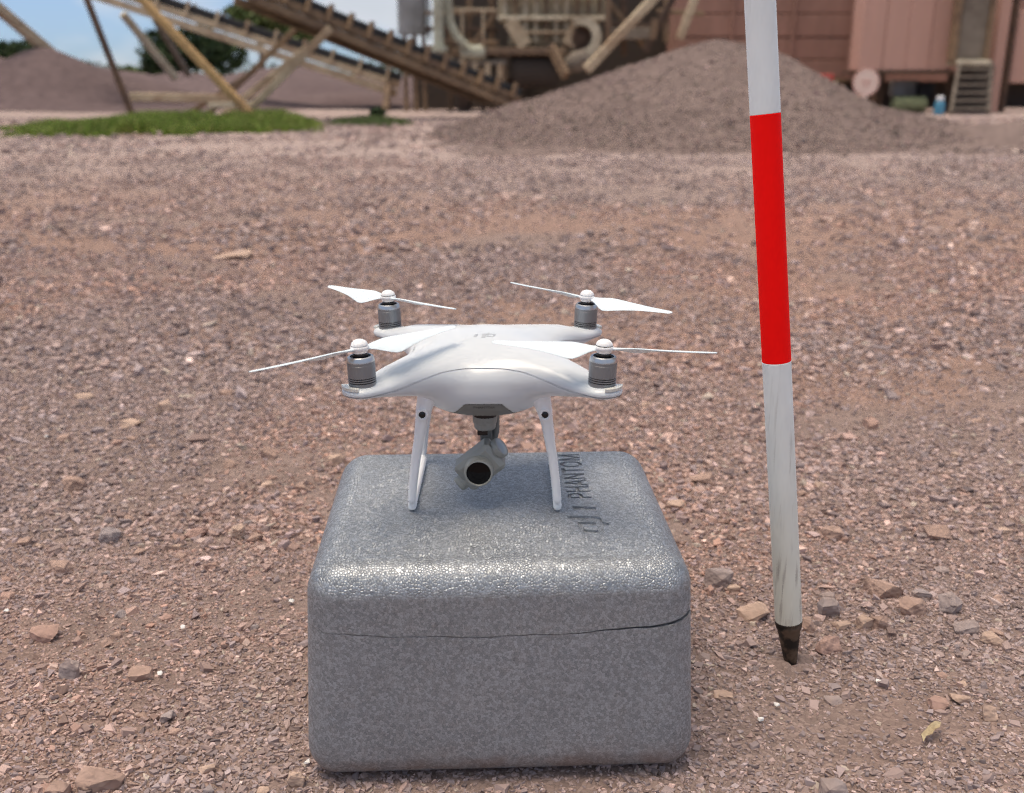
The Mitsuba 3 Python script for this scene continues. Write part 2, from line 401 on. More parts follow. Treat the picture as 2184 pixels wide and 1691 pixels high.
def chips(n, y0, y1, med, sig, lo, hi, patch, seed):
    r = np.random.default_rng(seed)
    a, b = 0.56, 0.40                                    # half-width of the strewn strip: a*y + b
    y = np.sqrt(r.uniform((y0 + b / a) ** 2, (y1 + b / a) ** 2, n)) - b / a
    x = r.uniform(-1, 1, n) * (a * y + b)
    d = meshkit.fbm(np.stack([x * 1.7, y * 1.7, 0 * x], -1), 4, 21)
    d2 = meshkit.fbm(np.stack([x * 6, y * 6, 0 * x], -1), 3, 22)
    dens = np.clip((d * 0.7 + d2 * 0.3 - 0.31) * 5.5, patch, 1)
    soilband = np.exp(-(((y - 3.05) / 0.22) ** 2)) * np.exp(-(((x - 0.1) / 1.3) ** 4))          # the bare orange strip behind the drone
    soilfoot = np.exp(-(((y - 0.99) / 0.07) ** 2)) * np.exp(-(((x - 0.42) / 0.16) ** 2))        # bare earth in front of the pole
    dens = dens * (1 - 0.4 * soilband) * (1 - 0.75 * soilfoot)
    k = r.random(n) < dens
    x, y, dens, d = x[k], y[k], dens[k], d[k]; n = len(x)
    L = np.clip(med * np.exp(r.normal(0, sig, n)) * (0.8 + 0.35 * dens), lo, hi) / 2
    s = np.stack([L, L * r.uniform(0.5, 0.95, n), L * r.uniform(0.20, 0.62, n)], 1)
    # half of the chips are three-sided shards, the others broken four-sided slivers
    nw = n // 2
    w3 = np.zeros((n, 8, 3)); w3[:, :6] = WEDGE[None]; w3[:, 6:] = WEDGE[0]
    shape = np.where((np.arange(n) < nw)[:, None, None], w3, CUBE[None])
    pull = r.uniform(0.35, 1.12, (n, 8, 1))
    shape = shape * np.concatenate([pull, pull, r.uniform(0.55, 1.1, (n, 8, 1))], 2)
    shape[..., 0] += shape[..., 1] * r.normal(0, 0.35, (n, 1))
    v = shape * s[:, None]
    yaw, t1, t2 = r.uniform(0, 2 * np.pi, n), r.normal(0, 0.22, n), r.normal(0, 0.22, n)
    v = np.stack([v[..., 0], v[..., 1] * np.cos(t1)[:, None] - v[..., 2] * np.sin(t1)[:, None], v[..., 1] * np.sin(t1)[:, None] + v[..., 2] * np.cos(t1)[:, None]], -1)
    v = np.stack([v[..., 0] * np.cos(t2)[:, None] + v[..., 2] * np.sin(t2)[:, None], v[..., 1], -v[..., 0] * np.sin(t2)[:, None] + v[..., 2] * np.cos(t2)[:, None]], -1)
    v = np.stack([v[..., 0] * np.cos(yaw)[:, None] - v[..., 1] * np.sin(yaw)[:, None], v[..., 0] * np.sin(yaw)[:, None] + v[..., 1] * np.cos(yaw)[:, None], v[..., 2]], -1)
    z = ground_h(x, y) + s[:, 2] * r.uniform(0.1, 0.9, n)
    v = v + np.stack([x, y, z], -1)[:, None]
    grey = np.clip((meshkit.fbm(np.stack([x * 1.1 + 40, y * 1.1, 0 * x], -1), 3, 31) - 0.36) * 5, 0, 1)
    c = TONES[r.choice(len(TONES), n, p=TW)]
    c = c * (1 - 0.55 * grey[:, None]) + 0.55 * grey[:, None] * np.array([0.285, 0.238, 0.236])
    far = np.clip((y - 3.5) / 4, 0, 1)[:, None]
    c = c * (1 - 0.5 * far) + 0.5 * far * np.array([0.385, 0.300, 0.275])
    c = c * np.exp(r.normal(0, 0.24, n))[:, None]
    light = r.random(n) < 0.02
    c[light] = np.array([0.46, 0.38, 0.32]) * r.uniform(0.8, 1.1, (light.sum(), 1))
    f = np.vstack([(WF[None] + (np.arange(nw) * 8)[:, None, None]).reshape(-1, 3), (CF[None] + (np.arange(nw, n) * 8)[:, None, None]).reshape(-1, 3)])
    return v.reshape(-1, 3), f, np.repeat(c, 8, 0)

parts = [chips(90000, 0.78, 1.45, 0.0046, 0.34, 0.0022, 0.013, 0.3, 1), chips(2200, 0.70, 1.9, 0.012, 0.3, 0.007, 0.020, 0.15, 14),
         chips(62000, 1.45, 2.4, 0.0074, 0.36, 0.003, 0.020, 0.25, 7), chips(62000, 2.4, 4.2, 0.0118, 0.40, 0.004, 0.032, 0.25, 2),
         chips(1200, 1.9, 4.2, 0.024, 0.3, 0.018, 0.042, 0.15, 5), chips(40000, 4.2, 9.5, 0.021, 0.40, 0.010, 0.060, 0.25, 3), chips(16000, 9.5, 19.0, 0.042, 0.35, 0.02, 0.09, 0.25, 6)]
off, V, F, C = 0, [], [], []
for v, f, c in parts:
    V.append(v); F.append(f + off); C.append(c); off += len(v)
tag(obj('gravel', (np.vstack(V), np.vstack(F)), 'chip', smooth=False, color=np.vstack(C)), 'loose sharp reddish brown gravel chips strewn over the yard', 'gravel', kind='stuff')

# ---------------------------------------------------------------- single stones
def stone_mesh(w, d, h, seed, pts=16):
    r = np.random.default_rng(seed)
    p = r.normal(size=(pts, 3)); p /= np.linalg.norm(p, axis=1, keepdims=True)
    p = np.sign(p) * np.abs(p) ** 0.65 * r.uniform(0.82, 1.0, (pts, 1))
    m = trimesh.convex.convex_hull(p)
    m = m.subdivide().subdivide()
    v = np.array(m.vertices)
    n = meshkit.fbm(v * 2.2 + seed, 3, seed % 50) - 0.5
    v = v * (1 + 0.16 * n)[:, None]
    v = (v - v.mean(0)) / (v.max(0) - v.min(0)) * [w, d, h]
    return trimesh.Trimesh(v, m.faces, process=False)

def stone(px, py, wpx, hpx, tone, label=None, group=None, seed=0, sink=0.42, tilt=0.0):
    g = on_ground(px, py + hpx * 0.4)
    z = g[1] * math.cos(PITCH) + EYE * math.sin(PITCH)
    w = wpx * z / 2132.0
    h = min(hpx * z / 2132.0 * 0.85, w * 0.9)
    d = w * random.Random(seed).uniform(0.6, 0.95)
    m = stone_mesh(w, d, h * (1 + sink), seed)
    m.apply_transform(trimesh.transformations.rotation_matrix(tilt, [0, 1, 0]))
    y = g[1] + d * 0.35
    m.apply_translation([g[0] * y / g[1], y, float(ground_h(g[0], y)) + h * (1 + sink) * 0.5 - h * sink])
    k = obj('stone', m, 'stone_' + tone, smooth=18)
    tag(k, label or 'angular reddish brown stone lying loose on the gravel', 'stone', group)

STONES = [
 (1532, 1232, 58, 50, 'purple', 'grey purple block of stone just right of the foam case'),
 (1607, 1312, 68, 32, 'tan', 'tan wedge shaped stone left of the pole shoe'),
 (1775, 1146, 56, 24, 'brown', 'flat brown slab right of the lower white pole'),
 (1856, 905, 30, 22, 'red', 'reddish pebble far right behind the pole'),
 (1766, 1300, 42, 46, 'purple', 'grey stone standing upright right of the pole shoe'),
 (1720, 1338, 40, 30, 'brown', 'brown stone touching the pole shoe on its right'),
 (1763, 1386, 56, 30, 'red', 'reddish block low on the right of the pole shoe'),
 (1886, 1264, 76, 36, 'brown', 'broad brown stone a hand width right of the pole'),
 (1948, 1300, 56, 44, 'brown', 'square brown stone right of the broad brown one'),
 (1962, 1272, 40, 24, 'purple', 'small grey stone above the square brown stone'),
 (2024, 1296, 50, 46, 'purple', 'dark grey stone half sunk near the right edge'),
 (1840, 1334, 36, 30, 'tan', 'left one of a pair of stones right of the pole shoe'),
 (1872, 1336, 42, 34, 'brown', 'right one of a pair of stones right of the pole shoe'),
 (2000, 1142, 58, 28, 'brown', 'wide brown stone halfway up the right edge'),
 (2060, 1345, 56, 26, 'purple', 'grey slab near the right edge below the sunk stone'),
 (2108, 1370, 44, 24, 'tan', 'pale tan stone close to the right edge'),
 (2104, 1532, 34, 40, 'tan', 'tan cube shaped stone in the lower right corner'),
 (2044, 1502, 46, 22, 'tan', 'long tan stone left of the tan cube shaped stone'),
 (1998, 1510, 40, 30, 'red', 'reddish stone sunk in earth in the lower right'),
 (296, 1442, 58, 24, 'brown', 'low brown stone with a ridge at lower left'),
 (153, 1430, 46, 46, 'purple', 'grey upright stone at lower left beside a white chip'),
 (414, 1130, 54, 22, 'red', 'brick shaped red stone left of the foam case'),
 (506, 1129, 32, 34, 'tan', 'pale tan pointed stone right of the brick shaped one'),
 (378, 1156, 26, 20, 'tan', 'small tan stone below the brick shaped one'),
 (90, 1352, 62, 34, 'red', 'reddish flat stone near the left edge'),
 (214, 1678, 100, 44, 'brown', 'largest brown stone at the bottom edge left of the case'),
 (128, 1690, 50, 40, 'brown', 'brown stone left of the largest one at the bottom edge'),
 (630, 1650, 40, 50, 'tan', 'pale stone against the lower left corner of the case'),
 (354, 872, 34, 28, 'tan', 'tan triangular stone behind the drone on the left'),
 (180, 846, 44, 13, 'tan', 'pale flat stone far left level with the propellers'),
 (280, 907, 48, 16, 'tan', 'pale lens shaped stone left of the propeller tip'),
 (500, 545, 100, 14, 'tan', 'long tan slab lying far behind the drone'),
 (1498, 1020, 60, 18, 'brown', 'flat brown slab right of the back of the case'),
 (1440, 1083, 42, 20, 'tan', 'tan stone beside the right side of the case lid'),
 (160, 1030, 50, 34, 'brown', 'brown stone on the left, upper of two'),
 (236, 1135, 46, 34, 'purple', 'dark stone on the left below the upper brown stone'),
 (130, 1205, 50, 30, 'brown', 'brown stone casting a dark edge on the left'),
 (640, 1030, 40, 22, 'brown', 'brown stone left of the back of the case'),
 (572, 965, 34, 26, 'brown', 'brown stone left of the drone landing leg'),
 (720, 975, 40, 24, 'tan', 'tan stone at the back left corner of the case'),
 (1100, 915, 26, 20, 'red', 'reddish oval stone seen between the landing legs'),
 (1770, 1690, 60, 60, 'purple', 'dark stone at the bottom edge right of the case'),
]
for i, (px, py, w, h, tone, lab) in enumerate(STONES):
    stone(px, py, w, h, tone, lab, None, 100 + i, tilt=random.Random(i).uniform(-0.2, 0.2))
rs = random.Random(5)
count = 0
while count < 90:
    px, py = rs.uniform(-10, 2190), 760 + 940 * rs.random() ** 1.15
    if 600 < px < 1530 and py > 900: continue
    if 1600 < px < 1760 and py > 1100: continue
    s = rs.uniform(14, 27) * (0.75 + 0.4 * (py - 760) / 900)
    stone(px, py, s * rs.uniform(1.0, 1.6), s * rs.uniform(0.4, 0.8), rs.choice(['brown', 'brown', 'tan', 'purple', 'red']), None, 'loose stones on the gravel', 500 + count, tilt=rs.uniform(-0.25, 0.25))
    count += 1
for i, (px, py) in enumerate([(15, 1303), (1622, 1541), (345, 1442), (622, 1280), (1655, 1512), (1870, 1470), (100, 935), (655, 1628), (392, 1345)]):
    g = on_ground(px, py); m = stone_mesh(0.007, 0.006, 0.004, 900 + i, 10)
    m.apply_translation([g[0], g[1], float(ground_h(g[0], g[1])) + 0.006])
    tag(obj('white_chip', m, 'stone_white', smooth=False), 'tiny bright white stone chip on the gravel', 'stone chip', 'tiny bright white chips')

# dry leaf
g = on_ground(1984, 1594)
lp = np.array([[0, 0], [0.006, 0.008], [0.013, 0.009], [0.019, 0.017], [0.026, 0.021], [0.033, 0.034], [0.024, 0.031], [0.016, 0.024], [0.008, 0.016], [0.001, 0.010]])
lpoly = trimesh.creation.extrude_polygon(sg.Polygon(lp), 0.0005).subdivide().subdivide()
v = np.array(lpoly.vertices); v[:, 2] += 0.006 * np.sin(v[:, 0] * 90) * 0.5 + 0.25 * np.abs(v[:, 0] - v[:, 1]) + 0.010
lpoly.vertices = v + [g[0] - 0.015, g[1] - 0.012, float(ground_h(g[0], g[1]))]
tag(obj('dry_leaf', lpoly, 'dry_leaf', smooth=False), 'curled dry yellow leaf on the gravel at lower right', 'leaf')

# ---------------------------------------------------------------- foam case
BX, BY, BYAW = -0.0182, 1.075, 2.4
case_R = rot([0, 0, 1], BYAW)
TOP = 0.244
def sph(x, y, z, r): return m3.Manifold.sphere(r, 72).translate([x, y, z])
rt, rb = 0.036, 0.034
hw_t, hw_b, hd_t, hd_b = 0.1990, 0.2066, 0.178, 0.1880
pts = [sph(sx * (hw_t - rt), sy * (hd_t - rt), TOP - rt, rt) for sx in (-1, 1) for sy in (-1, 1)]
pts += [sph(sx * (hw_b - rb), sy * (hd_b - rb), rb, rb) for sx in (-1, 1) for sy in (-1, 1)]
case = m3.Manifold.batch_hull(pts)
xs = np.linspace(-0.26, 0.26, 53)
def seam_z(x): return 0.1700 + 0.0100 * (np.abs(x) / 0.2) ** 2 + 0.0012 * x / 0.2 + 0.0007 * np.sin(x * 70) + 0.0004 * np.sin(x * 190 + 1)
def gap(x): return 0.0007 + 0.0034 * np.clip((x - 0.07) / 0.13, 0, 1) ** 1.2
def slab(zf):
    poly = [(x, zf(x)) for x in xs] + [(0.26, -0.2), (-0.26, -0.2)]
    return m3.CrossSection([poly[::-1]]).extrude(0.6).rotate([90, 0, 0]).translate([0, 0.3, 0])
base = case ^ slab(lambda x: seam_z(x))
lid = case - slab(lambda x: seam_z(x) + gap(x))
# engraved writing, read from the near edge to the far edge along the right side
text = meshkit.text_mesh('PHANTOM', 0.0225, 0.006, bold=True)
tw = text.bounds[1][0] - text.bounds[0][0]
text.apply_scale([0.142 / tw, 0.0285 / (text.bounds[1][1] - text.bounds[0][1]), 1])
RT = rot([0, 0, 1], 90)
cuts = [man(move(p, RT, (0.1105, -0.005, TOP - 0.0030))) for p in text.split(only_watertight=False)]
def stroke(pts, w, round_=False):
    return sg.LineString(pts).buffer(w / 2, cap_style=1 if round_ else 2, join_style=1 if round_ else 2)
# emblem: three joined slanted letters, x = reading direction
emb = unary_union([sg.Polygon([(0.076, 0.027), (0.0706, 0.0003), (0.0603, 0.0016), (0.064, 0.027)]),
                   sg.Polygon([(0.049, 0.0355), (0.048, 0.020), (0.046, 0.004), (0.0435, -0.0005), (0.039, -0.0020), (0.031, -0.0020), (0.0267, -0.0094), (0.0218, -0.0084), (0.024, 0.0), (0.032, 0.0073), (0.034, 0.020), (0.036, 0.0356)]),
                   sg.Polygon([(0.033, 0.026), (0.011, 0.0257), (0.0075, 0.0245), (0.0055, 0.021), (0.0013, 0.004), (0.0022, 0.0010), (0.0058, 0.0), (0.026, -0.002), (0.030, 0.006)],
                              [[(0.026, 0.0205), (0.0145, 0.0205), (0.0120, 0.0185), (0.0100, 0.0075), (0.0115, 0.0055), (0.0235, 0.0055)]])])
ep = [trimesh.creation.extrude_polygon(q, 0.006) for q in getattr(emb, 'geoms', [emb])]
cuts += [man(move(p, RT, (0.1135, -0.100, TOP - 0.0026))) for p in ep]
for c in cuts: lid = lid - c
CT = (BX, BY, 0.0)
t = thing('foam_case', 'grey speckled foam carrying case with rounded edges standing on the gravel', 'case')
obj('base', move(tri(base), case_R, CT), 'foam', t, smooth=25)
k = obj('lid', move(tri(lid), case_R, CT), 'foam', t, smooth=25)

# ---------------------------------------------------------------- ranging pole
tip, ptop = np.array([0.3549, 1.1109, 0.0]), np.array([0.2650, 1.1473, 0.7903])
pdir = ptop - tip
def pole_piece(s0, s1, prof=None, r=0.0167, n=40):
    L = np.linalg.norm(pdir); a = tip + pdir * s0; h = L * (s1 - s0)
    if prof is None:
        prof = [(0, 0), (r - 0.0005, 0), (r, 0.0006), (r, h - 0.0006), (r - 0.0005, h), (0, h)]
    return lathe(prof, n, pdir, a)
t = thing('ranging_pole', 'red and white banded survey pole leaning left, stuck in the ground', 'survey pole')
k = obj('band', pole_piece(0.0775, 0.5), 'pole_white', t, 35); tag(k, 'lowest white band, scuffed and dirty')
k = obj('band', pole_piece(0.5, 0.852), 'pole_red', t, 35); tag(k, 'bright red band')
k = obj('band', pole_piece(0.852, 1.205), 'pole_white', t, 35); tag(k, 'clean white band above the red one')
k = obj('band', pole_piece(1.205, 1.56), 'pole_red', t, 35)
L1 = np.linalg.norm(pdir)
k = obj('shoe', pole_piece(-0.03, 0.0775, [(q[0] * 1.017, q[1] * 1.017) for q in [(0, 0), (0.0052, 0), (0.0072, 0.024), (0.0138, 0.070), (0.0148, 0.0735), (0.0156, 0.075), (0.0160, 0.0785), (0.0156, 0.0798), (0.0164, 0.0806), (0.0166, 0.0835), (0.0160, 0.0842), (0, 0.0842)]], n=40), 'shoe_steel', t, 40)
tag(k, 'dark pointed steel shoe')

# soil pushed up round the pole's point
r_ = np.random.default_rng(77)
tq = np.linspace(0, 2 * np.pi, 40, endpoint=False)
prof = [(0.0068, 0.0020), (0.0095, 0.0048), (0.014, 0.0055), (0.021, 0.0035), (0.032, 0.0005), (0.045, -0.004)]
mv = np.array([[q * math.cos(a) * (1 + 0.12 * math.sin(3 * a + 1)), q * math.sin(a) * (1 + 0.12 * math.sin(2 * a)), z * (1 + 0.5 * math.sin(2 * a + 0.6) + 0.2 * math.sin(5 * a))] for q, z in prof for a in tq])
mf = [[k*40+i, k*40+(i+1) % 40, (k+1)*40+(i+1) % 40] for k in range(5) for i in range(40)] + [[k*40+i, (k+1)*40+(i+1) % 40, (k+1)*40+i] for k in range(5) for i in range(40)]
rim = trimesh.Trimesh(mv + [tip[0] + 0.001, tip[1], float(ground_h(tip[0], tip[1]))], mf, process=False); rim.invert()
tag(obj('soil_mound', rim, 'soil', smooth=True), 'loose earth pushed up around the pole point', 'earth mound')

# ---------------------------------------------------------------- drone
DC = np.array([-0.0308, 1.1135, 0.2442])        # centre of the drone where the feet stand on the lid
TW4 = T().translate(DC.tolist())
def dpart(name, mesh, bsdf, parent, smooth=True):
    m = mesh.copy(); m.apply_translation(DC)
    return obj(name, m, bsdf, parent, smooth)
drone = thing('drone', 'white four rotor camera drone standing on the foam case', 'drone')

def smin(a, b, k):
    h = np.clip(0.5 + 0.5 * (b - a) / k, 0, 1)
    return b * (1 - h) + a * h - k * h * (1 - h)
def ellip(x, y, z, c, r, p=2.0):
    g = (np.abs((x - c[0]) / r[0]) ** p + np.abs((y - c[1]) / r[1]) ** p + np.abs((z - c[2]) / r[2]) ** p) ** (1 / p)
    return (g - 1) * min(r)
ARM_U = [0.0, 0.03, 0.071, 0.111, 0.1315, 0.150, 0.162, 0.175, 0.2]
ARM_T = [0.184, 0.184, 0.1825, 0.1790, 0.1755, 0.1700, 0.1672, 0.1660, 0.1660]
ARM_B = [0.132, 0.133, 0.136, 0.1415, 0.1440, 0.1475, 0.150, 0.1520, 0.1530]
ARM_W = [0.040, 0.038, 0.032, 0.027, 0.0245, 0.0225, 0.0215, 0.0210, 0.0205]
def body_sdf(x, y, z):
    f = ellip(x, y, z, (0, 0, 0.1500), (0.092, 0.092, 0.0370), 2.35)
    q = (np.abs(x) ** 2.6 + np.abs(y) ** 2.6) ** (1 / 2.6)
    for sx in (-1, 1):
        for sy in (-1, 1):
            u = (x * sx + y * sy) / math.sqrt(2); w = (x * sy - y * sx) / math.sqrt(2)
            uc = np.clip(u, 0, 0.176)
            tp, bt, hw = lerp(uc, ARM_U, ARM_T), lerp(uc, ARM_U, ARM_B), lerp(uc, ARM_U, ARM_W)
            zc, hz = (tp + bt) / 2, (tp - bt) / 2
            over = np.maximum(u - 0.176, 0) + np.maximum(-u, 0)
            rr = np.sqrt(w ** 2 + over ** 2)
            g = ((rr / hw) ** 2.5 + (np.abs(z - zc) / hz) ** 2.5) ** (1 / 2.5) - 1
            f = smin(f, g * np.minimum(hw, hz), 0.016)
    bowl = ellip(x, y, z, (0, -0.030, 0.130), (0.060, 0.050, 0.024), 2.3)
    f = smin(f, bowl, 0.012)
    return f
body = surface_net(body_sdf, (-0.165, -0.165, 0.095), (0.165, 0.165, 0.206), 0.0022)
bv = np.array(body.vertices); br = np.hypot(bv[:, 0], bv[:, 1])
seam = lerp(br, [0, 0.085, 0.10, 0.125, 0.14, 0.155, 0.20], [0.1705, 0.1700, 0.1680, 0.1622, 0.1590, 0.1572, 0.1565])
up_ = clip(body, bv[:, 2] - seam - 0.00038)
lo_ = clip(body, seam - 0.00038 - bv[:, 2])
lv = np.array(lo_.vertices)
zcut = np.where(lv[:, 1] < 0.02, 0.1155 + 0.0170 * np.clip((0.034 - np.abs(lv[:, 0])) / 0.014, 0, 1) * np.clip((0.0 - lv[:, 1]) / 0.02, 0, 1), 0.05)
belly = clip(lo_, lv[:, 2] - zcut)
plate = clip(lo_, zcut - lv[:, 2] - 0.0005)
dpart('upper_shell', up_, 'white_shell', drone)
k = dpart('lower_shell', belly, 'white_shell', drone)
k = dpart('nose_plate', plate, 'shell_grey', drone); tag(k, 'grey plate under the nose')
# core added inside the shells so that their joint reads as a shadow line
cv = bv - np.asarray(body.vertex_normals) * 0.0012
core = trimesh.Trimesh(cv, body.faces, process=False)
dpart('seam_core', clip(core, 0.178 - cv[:, 2]), 'white_plastic', drone)

def on_body(x, y, lo=0.14, hi=0.206):
    z = np.linspace(hi, lo, 400)
    f = body_sdf(np.full(400, x), np.full(400, y), z)
    return float(z[np.argmax(f < 0)])
# emblem on the top shell
emb2 = sa.translate(emb, -0.0385, -0.013)
tops = [trimesh.creation.extrude_polygon(q, 0.0006) for q in getattr(emb2, 'geoms', [emb2])]
lg = cat(*tops); lg = lg.subdivide().subdivide()
sc = 0.025 / (lg.bounds[1][0] - lg.bounds[0][0])
lv2 = np.array(lg.vertices) * [-sc, -sc, 1]           # reads from the drone's rear
lv2[:, 1] += -0.024
lv2[:, 2] += np.array([on_body(a, b) for a, b in lv2[:, :2]]) - 0.0002
lg.vertices = lv2
k = dpart('emblem', lg, 'logo_grey', drone, False); tag(k, 'grey emblem on the top shell')
# lettering on the nose plate
nt = meshkit.text_mesh('PHANTOM', 0.0028, 0.0006)
nw = nt.bounds[1][0] - nt.bounds[0][0]; nt.apply_scale([0.0225 / nw, 1, 1])
nv = np.array(nt.vertices)
X_ = nv[:, 0] - 0.01125; Z_ = 0.1262 + nv[:, 1]
yy = np.linspace(-0.11, -0.02, 700)
Y_ = np.array([yy[np.argmax(body_sdf(np.full(700, a), yy, np.full(700, b)) < 0)] for a, b in zip(X_, Z_)])
nt.vertices = np.stack([X_, Y_ - nv[:, 2] + 0.0001, Z_], 1)
k = dpart('lettering', nt, 'letter_dark', drone, False); tag(k, 'dark lettering on the nose plate')

# motors, propellers, lamps
CAN = [(0, 0.1640), (0.0141, 0.1640), (0.0143, 0.1652), (0.0143, 0.1684), (0.0130, 0.1685), (0.0130, 0.1696), (0.0143, 0.1697), (0.0143, 0.1708), (0.0130, 0.1709), (0.0130, 0.1720), (0.0143, 0.1721), (0.0143, 0.1731),
       (0.0130, 0.1732), (0.0130, 0.1741), (0.0143, 0.1742), (0.0144, 0.1780), (0.0144, 0.1874), (0.0142, 0.1876), (0.0142, 0.1882), (0.0144, 0.1884), (0.0144, 0.1905)]
RIM = [(0.0144, 0.1905), (0.0142, 0.1926), (0.0132, 0.1952), (0.0118, 0.1960), (0.0108, 0.1958)]
NECK = [(0.0108, 0.1958), (0.0100, 0.1940), (0.0078, 0.1940), (0.0078, 0.1980), (0.0068, 0.1996), (0, 0.1996)]
HUB = [(0, 0.1990), (0.0070, 0.1990), (0.0076, 0.1994), (0.0080, 0.2010), (0.0090, 0.2022), (0.0098, 0.2036), (0.0099, 0.2048), (0.0094, 0.2060), (0.0089, 0.2066)]
DOME = [(0.0087, 0.2072), (0.0086, 0.2082), (0.0078, 0.2100), (0.0062, 0.2116), (0.0042, 0.2127), (0.0020, 0.2133), (0.0, 0.2135)]
def blade(sense):
    """One blade along +x; sense +1: turns from x towards y, so its leading edge is at +y and higher."""
    R = np.array([0.006, 0.010, 0.015, 0.021, 0.028, 0.034, 0.040, 0.048, 0.058, 0.070, 0.084, 0.098, 0.110, 0.117, 0.1205, 0.122])
    lead = np.array([0.0040, 0.0042, 0.0052, 0.0066, 0.0082, 0.0090, 0.0092, 0.0088, 0.0082, 0.0074, 0.0064, 0.0054, 0.0046, 0.0040, 0.0026, 0.0006])
    trail = np.array([-0.0040, -0.0046, -0.0068, -0.0108, -0.0160, -0.0190, -0.0192, -0.0172, -0.0142, -0.0112, -0.0086, -0.0066, -0.0052, -0.0046, -0.0034, -0.0014])
    twist = np.radians(np.interp(R, [0.006, 0.02, 0.035, 0.06, 0.09, 0.122], [14, 22, 24, 18, 12, 9]))
    thick = np.interp(R, [0.006, 0.02, 0.05, 0.122], [0.0044, 0.0037, 0.0031, 0.0019])
    a = np.linspace(0, 2 * np.pi, 20, endpoint=False)
    v = []
    for r, le, tr, tw, th in zip(R, lead, trail, twist, thick):
        c, hw = (le + tr) / 2, (le - tr) / 2
        s = c + hw * np.cos(a); zz = th / 2 * np.sin(a) * (0.75 + 0.25 * np.cos(a)) + 0.05 * hw * (1 - (np.cos(a)) ** 2)
        v.append(np.stack([np.full(20, r), sense * (s * math.cos(tw) - zz * math.sin(tw)), s * math.sin(tw) + zz * math.cos(tw) + 0.0016 * (r / 0.122) ** 2], 1))
    v = np.vstack(v); n = 20; f = []
    for k in range(len(R) - 1):
        for i in range(n):
            p, q, s_, w = k*n+i, k*n+(i+1) % n, (k+1)*n+(i+1) % n, (k+1)*n+i
            f += [[p, q, s_], [p, s_, w]]
    e = (len(R) - 1) * n
    f += [[e, e+i, e+i+1] for i in range(1, n-1)] + [[0, i+1, i] for i in range(1, n-1)]
    m = trimesh.Trimesh(v, f, process=False)
    if m.volume < 0: m.invert()
    return m
ROTORS = [(-1, -1, 40.0, 1, False, 'front left'), (1, -1, 176.5, -1, True, 'front right'), (-1, 1, 137.0, -1, True, 'rear left'), (1, 1, -38.0, 1, False, 'rear right')]
for sx, sy, ang, sense, ring, where in ROTORS:
    c = np.array([sx * 0.1237, sy * 0.1237, 0])
    tilt = rot([0, 1, 0], 2.0 * sx)
    def put(m, z0=0.166):
        q = m.copy(); q.apply_translation([0, 0, -z0]); q = move(q, tilt, c + [0, 0, z0]); return q
    mo = dpart('motor', put(lathe(CAN, 56)), 'motor_metal', drone, 30)
    dpart('rim', put(lathe(RIM, 56)), 'motor_rim', mo, 30)
    dpart('groove_dark', put(lathe([(0.01325, 0.1680), (0.01325, 0.1745)], 48)), 'black_part', mo, 30)  # black cylinder added inside the can to darken its grooves
    dpart('shaft', put(lathe(NECK, 40)), 'black_part', mo, 30)
    pr = dpart('propeller', put(lathe(HUB, 40)), 'white_plastic', drone, 35)
    dpart('cap', put(lathe(DOME, 40)), 'white_plastic', pr, 40)
    dpart('ring', put(lathe([(0.0086, 0.2064), (0.0090, 0.2066), (0.0089, 0.2073), (0.0085, 0.2075)], 40)), 'black_part' if ring else 'motor_rim', pr, 40)
    for k in (0, 180):
        bl = blade(sense)
        if (sx, sy) == (1, -1): bl.apply_scale([0.94, 1, 1])
        b = move(bl, rot([0, 0, 1], ang + k), (0, 0, 0.2030))
        dpart('blade', put(b), 'blade_white', pr, 40)
    # clear lamp lens set in the arm's outer end
    aa = math.atan2(sy, sx)
    tt = aa + np.linspace(-0.75, 0.75, 16)
    po = [(0.0208 * math.cos(q), 0.0208 * math.sin(q)) for q in tt] + [(0.0152 * math.cos(q), 0.0152 * math.sin(q)) for q in tt[::-1]]
    cl = np.array([sx, sy, 0]) * 0.176 / math.sqrt(2)
    lens = trimesh.creation.extrude_polygon(sg.Polygon(po), 0.0030); lens.apply_translation(cl + [0, 0, 0.1630])
    dpart('lamp_lens', lens, 'lamp_lens', drone, False)

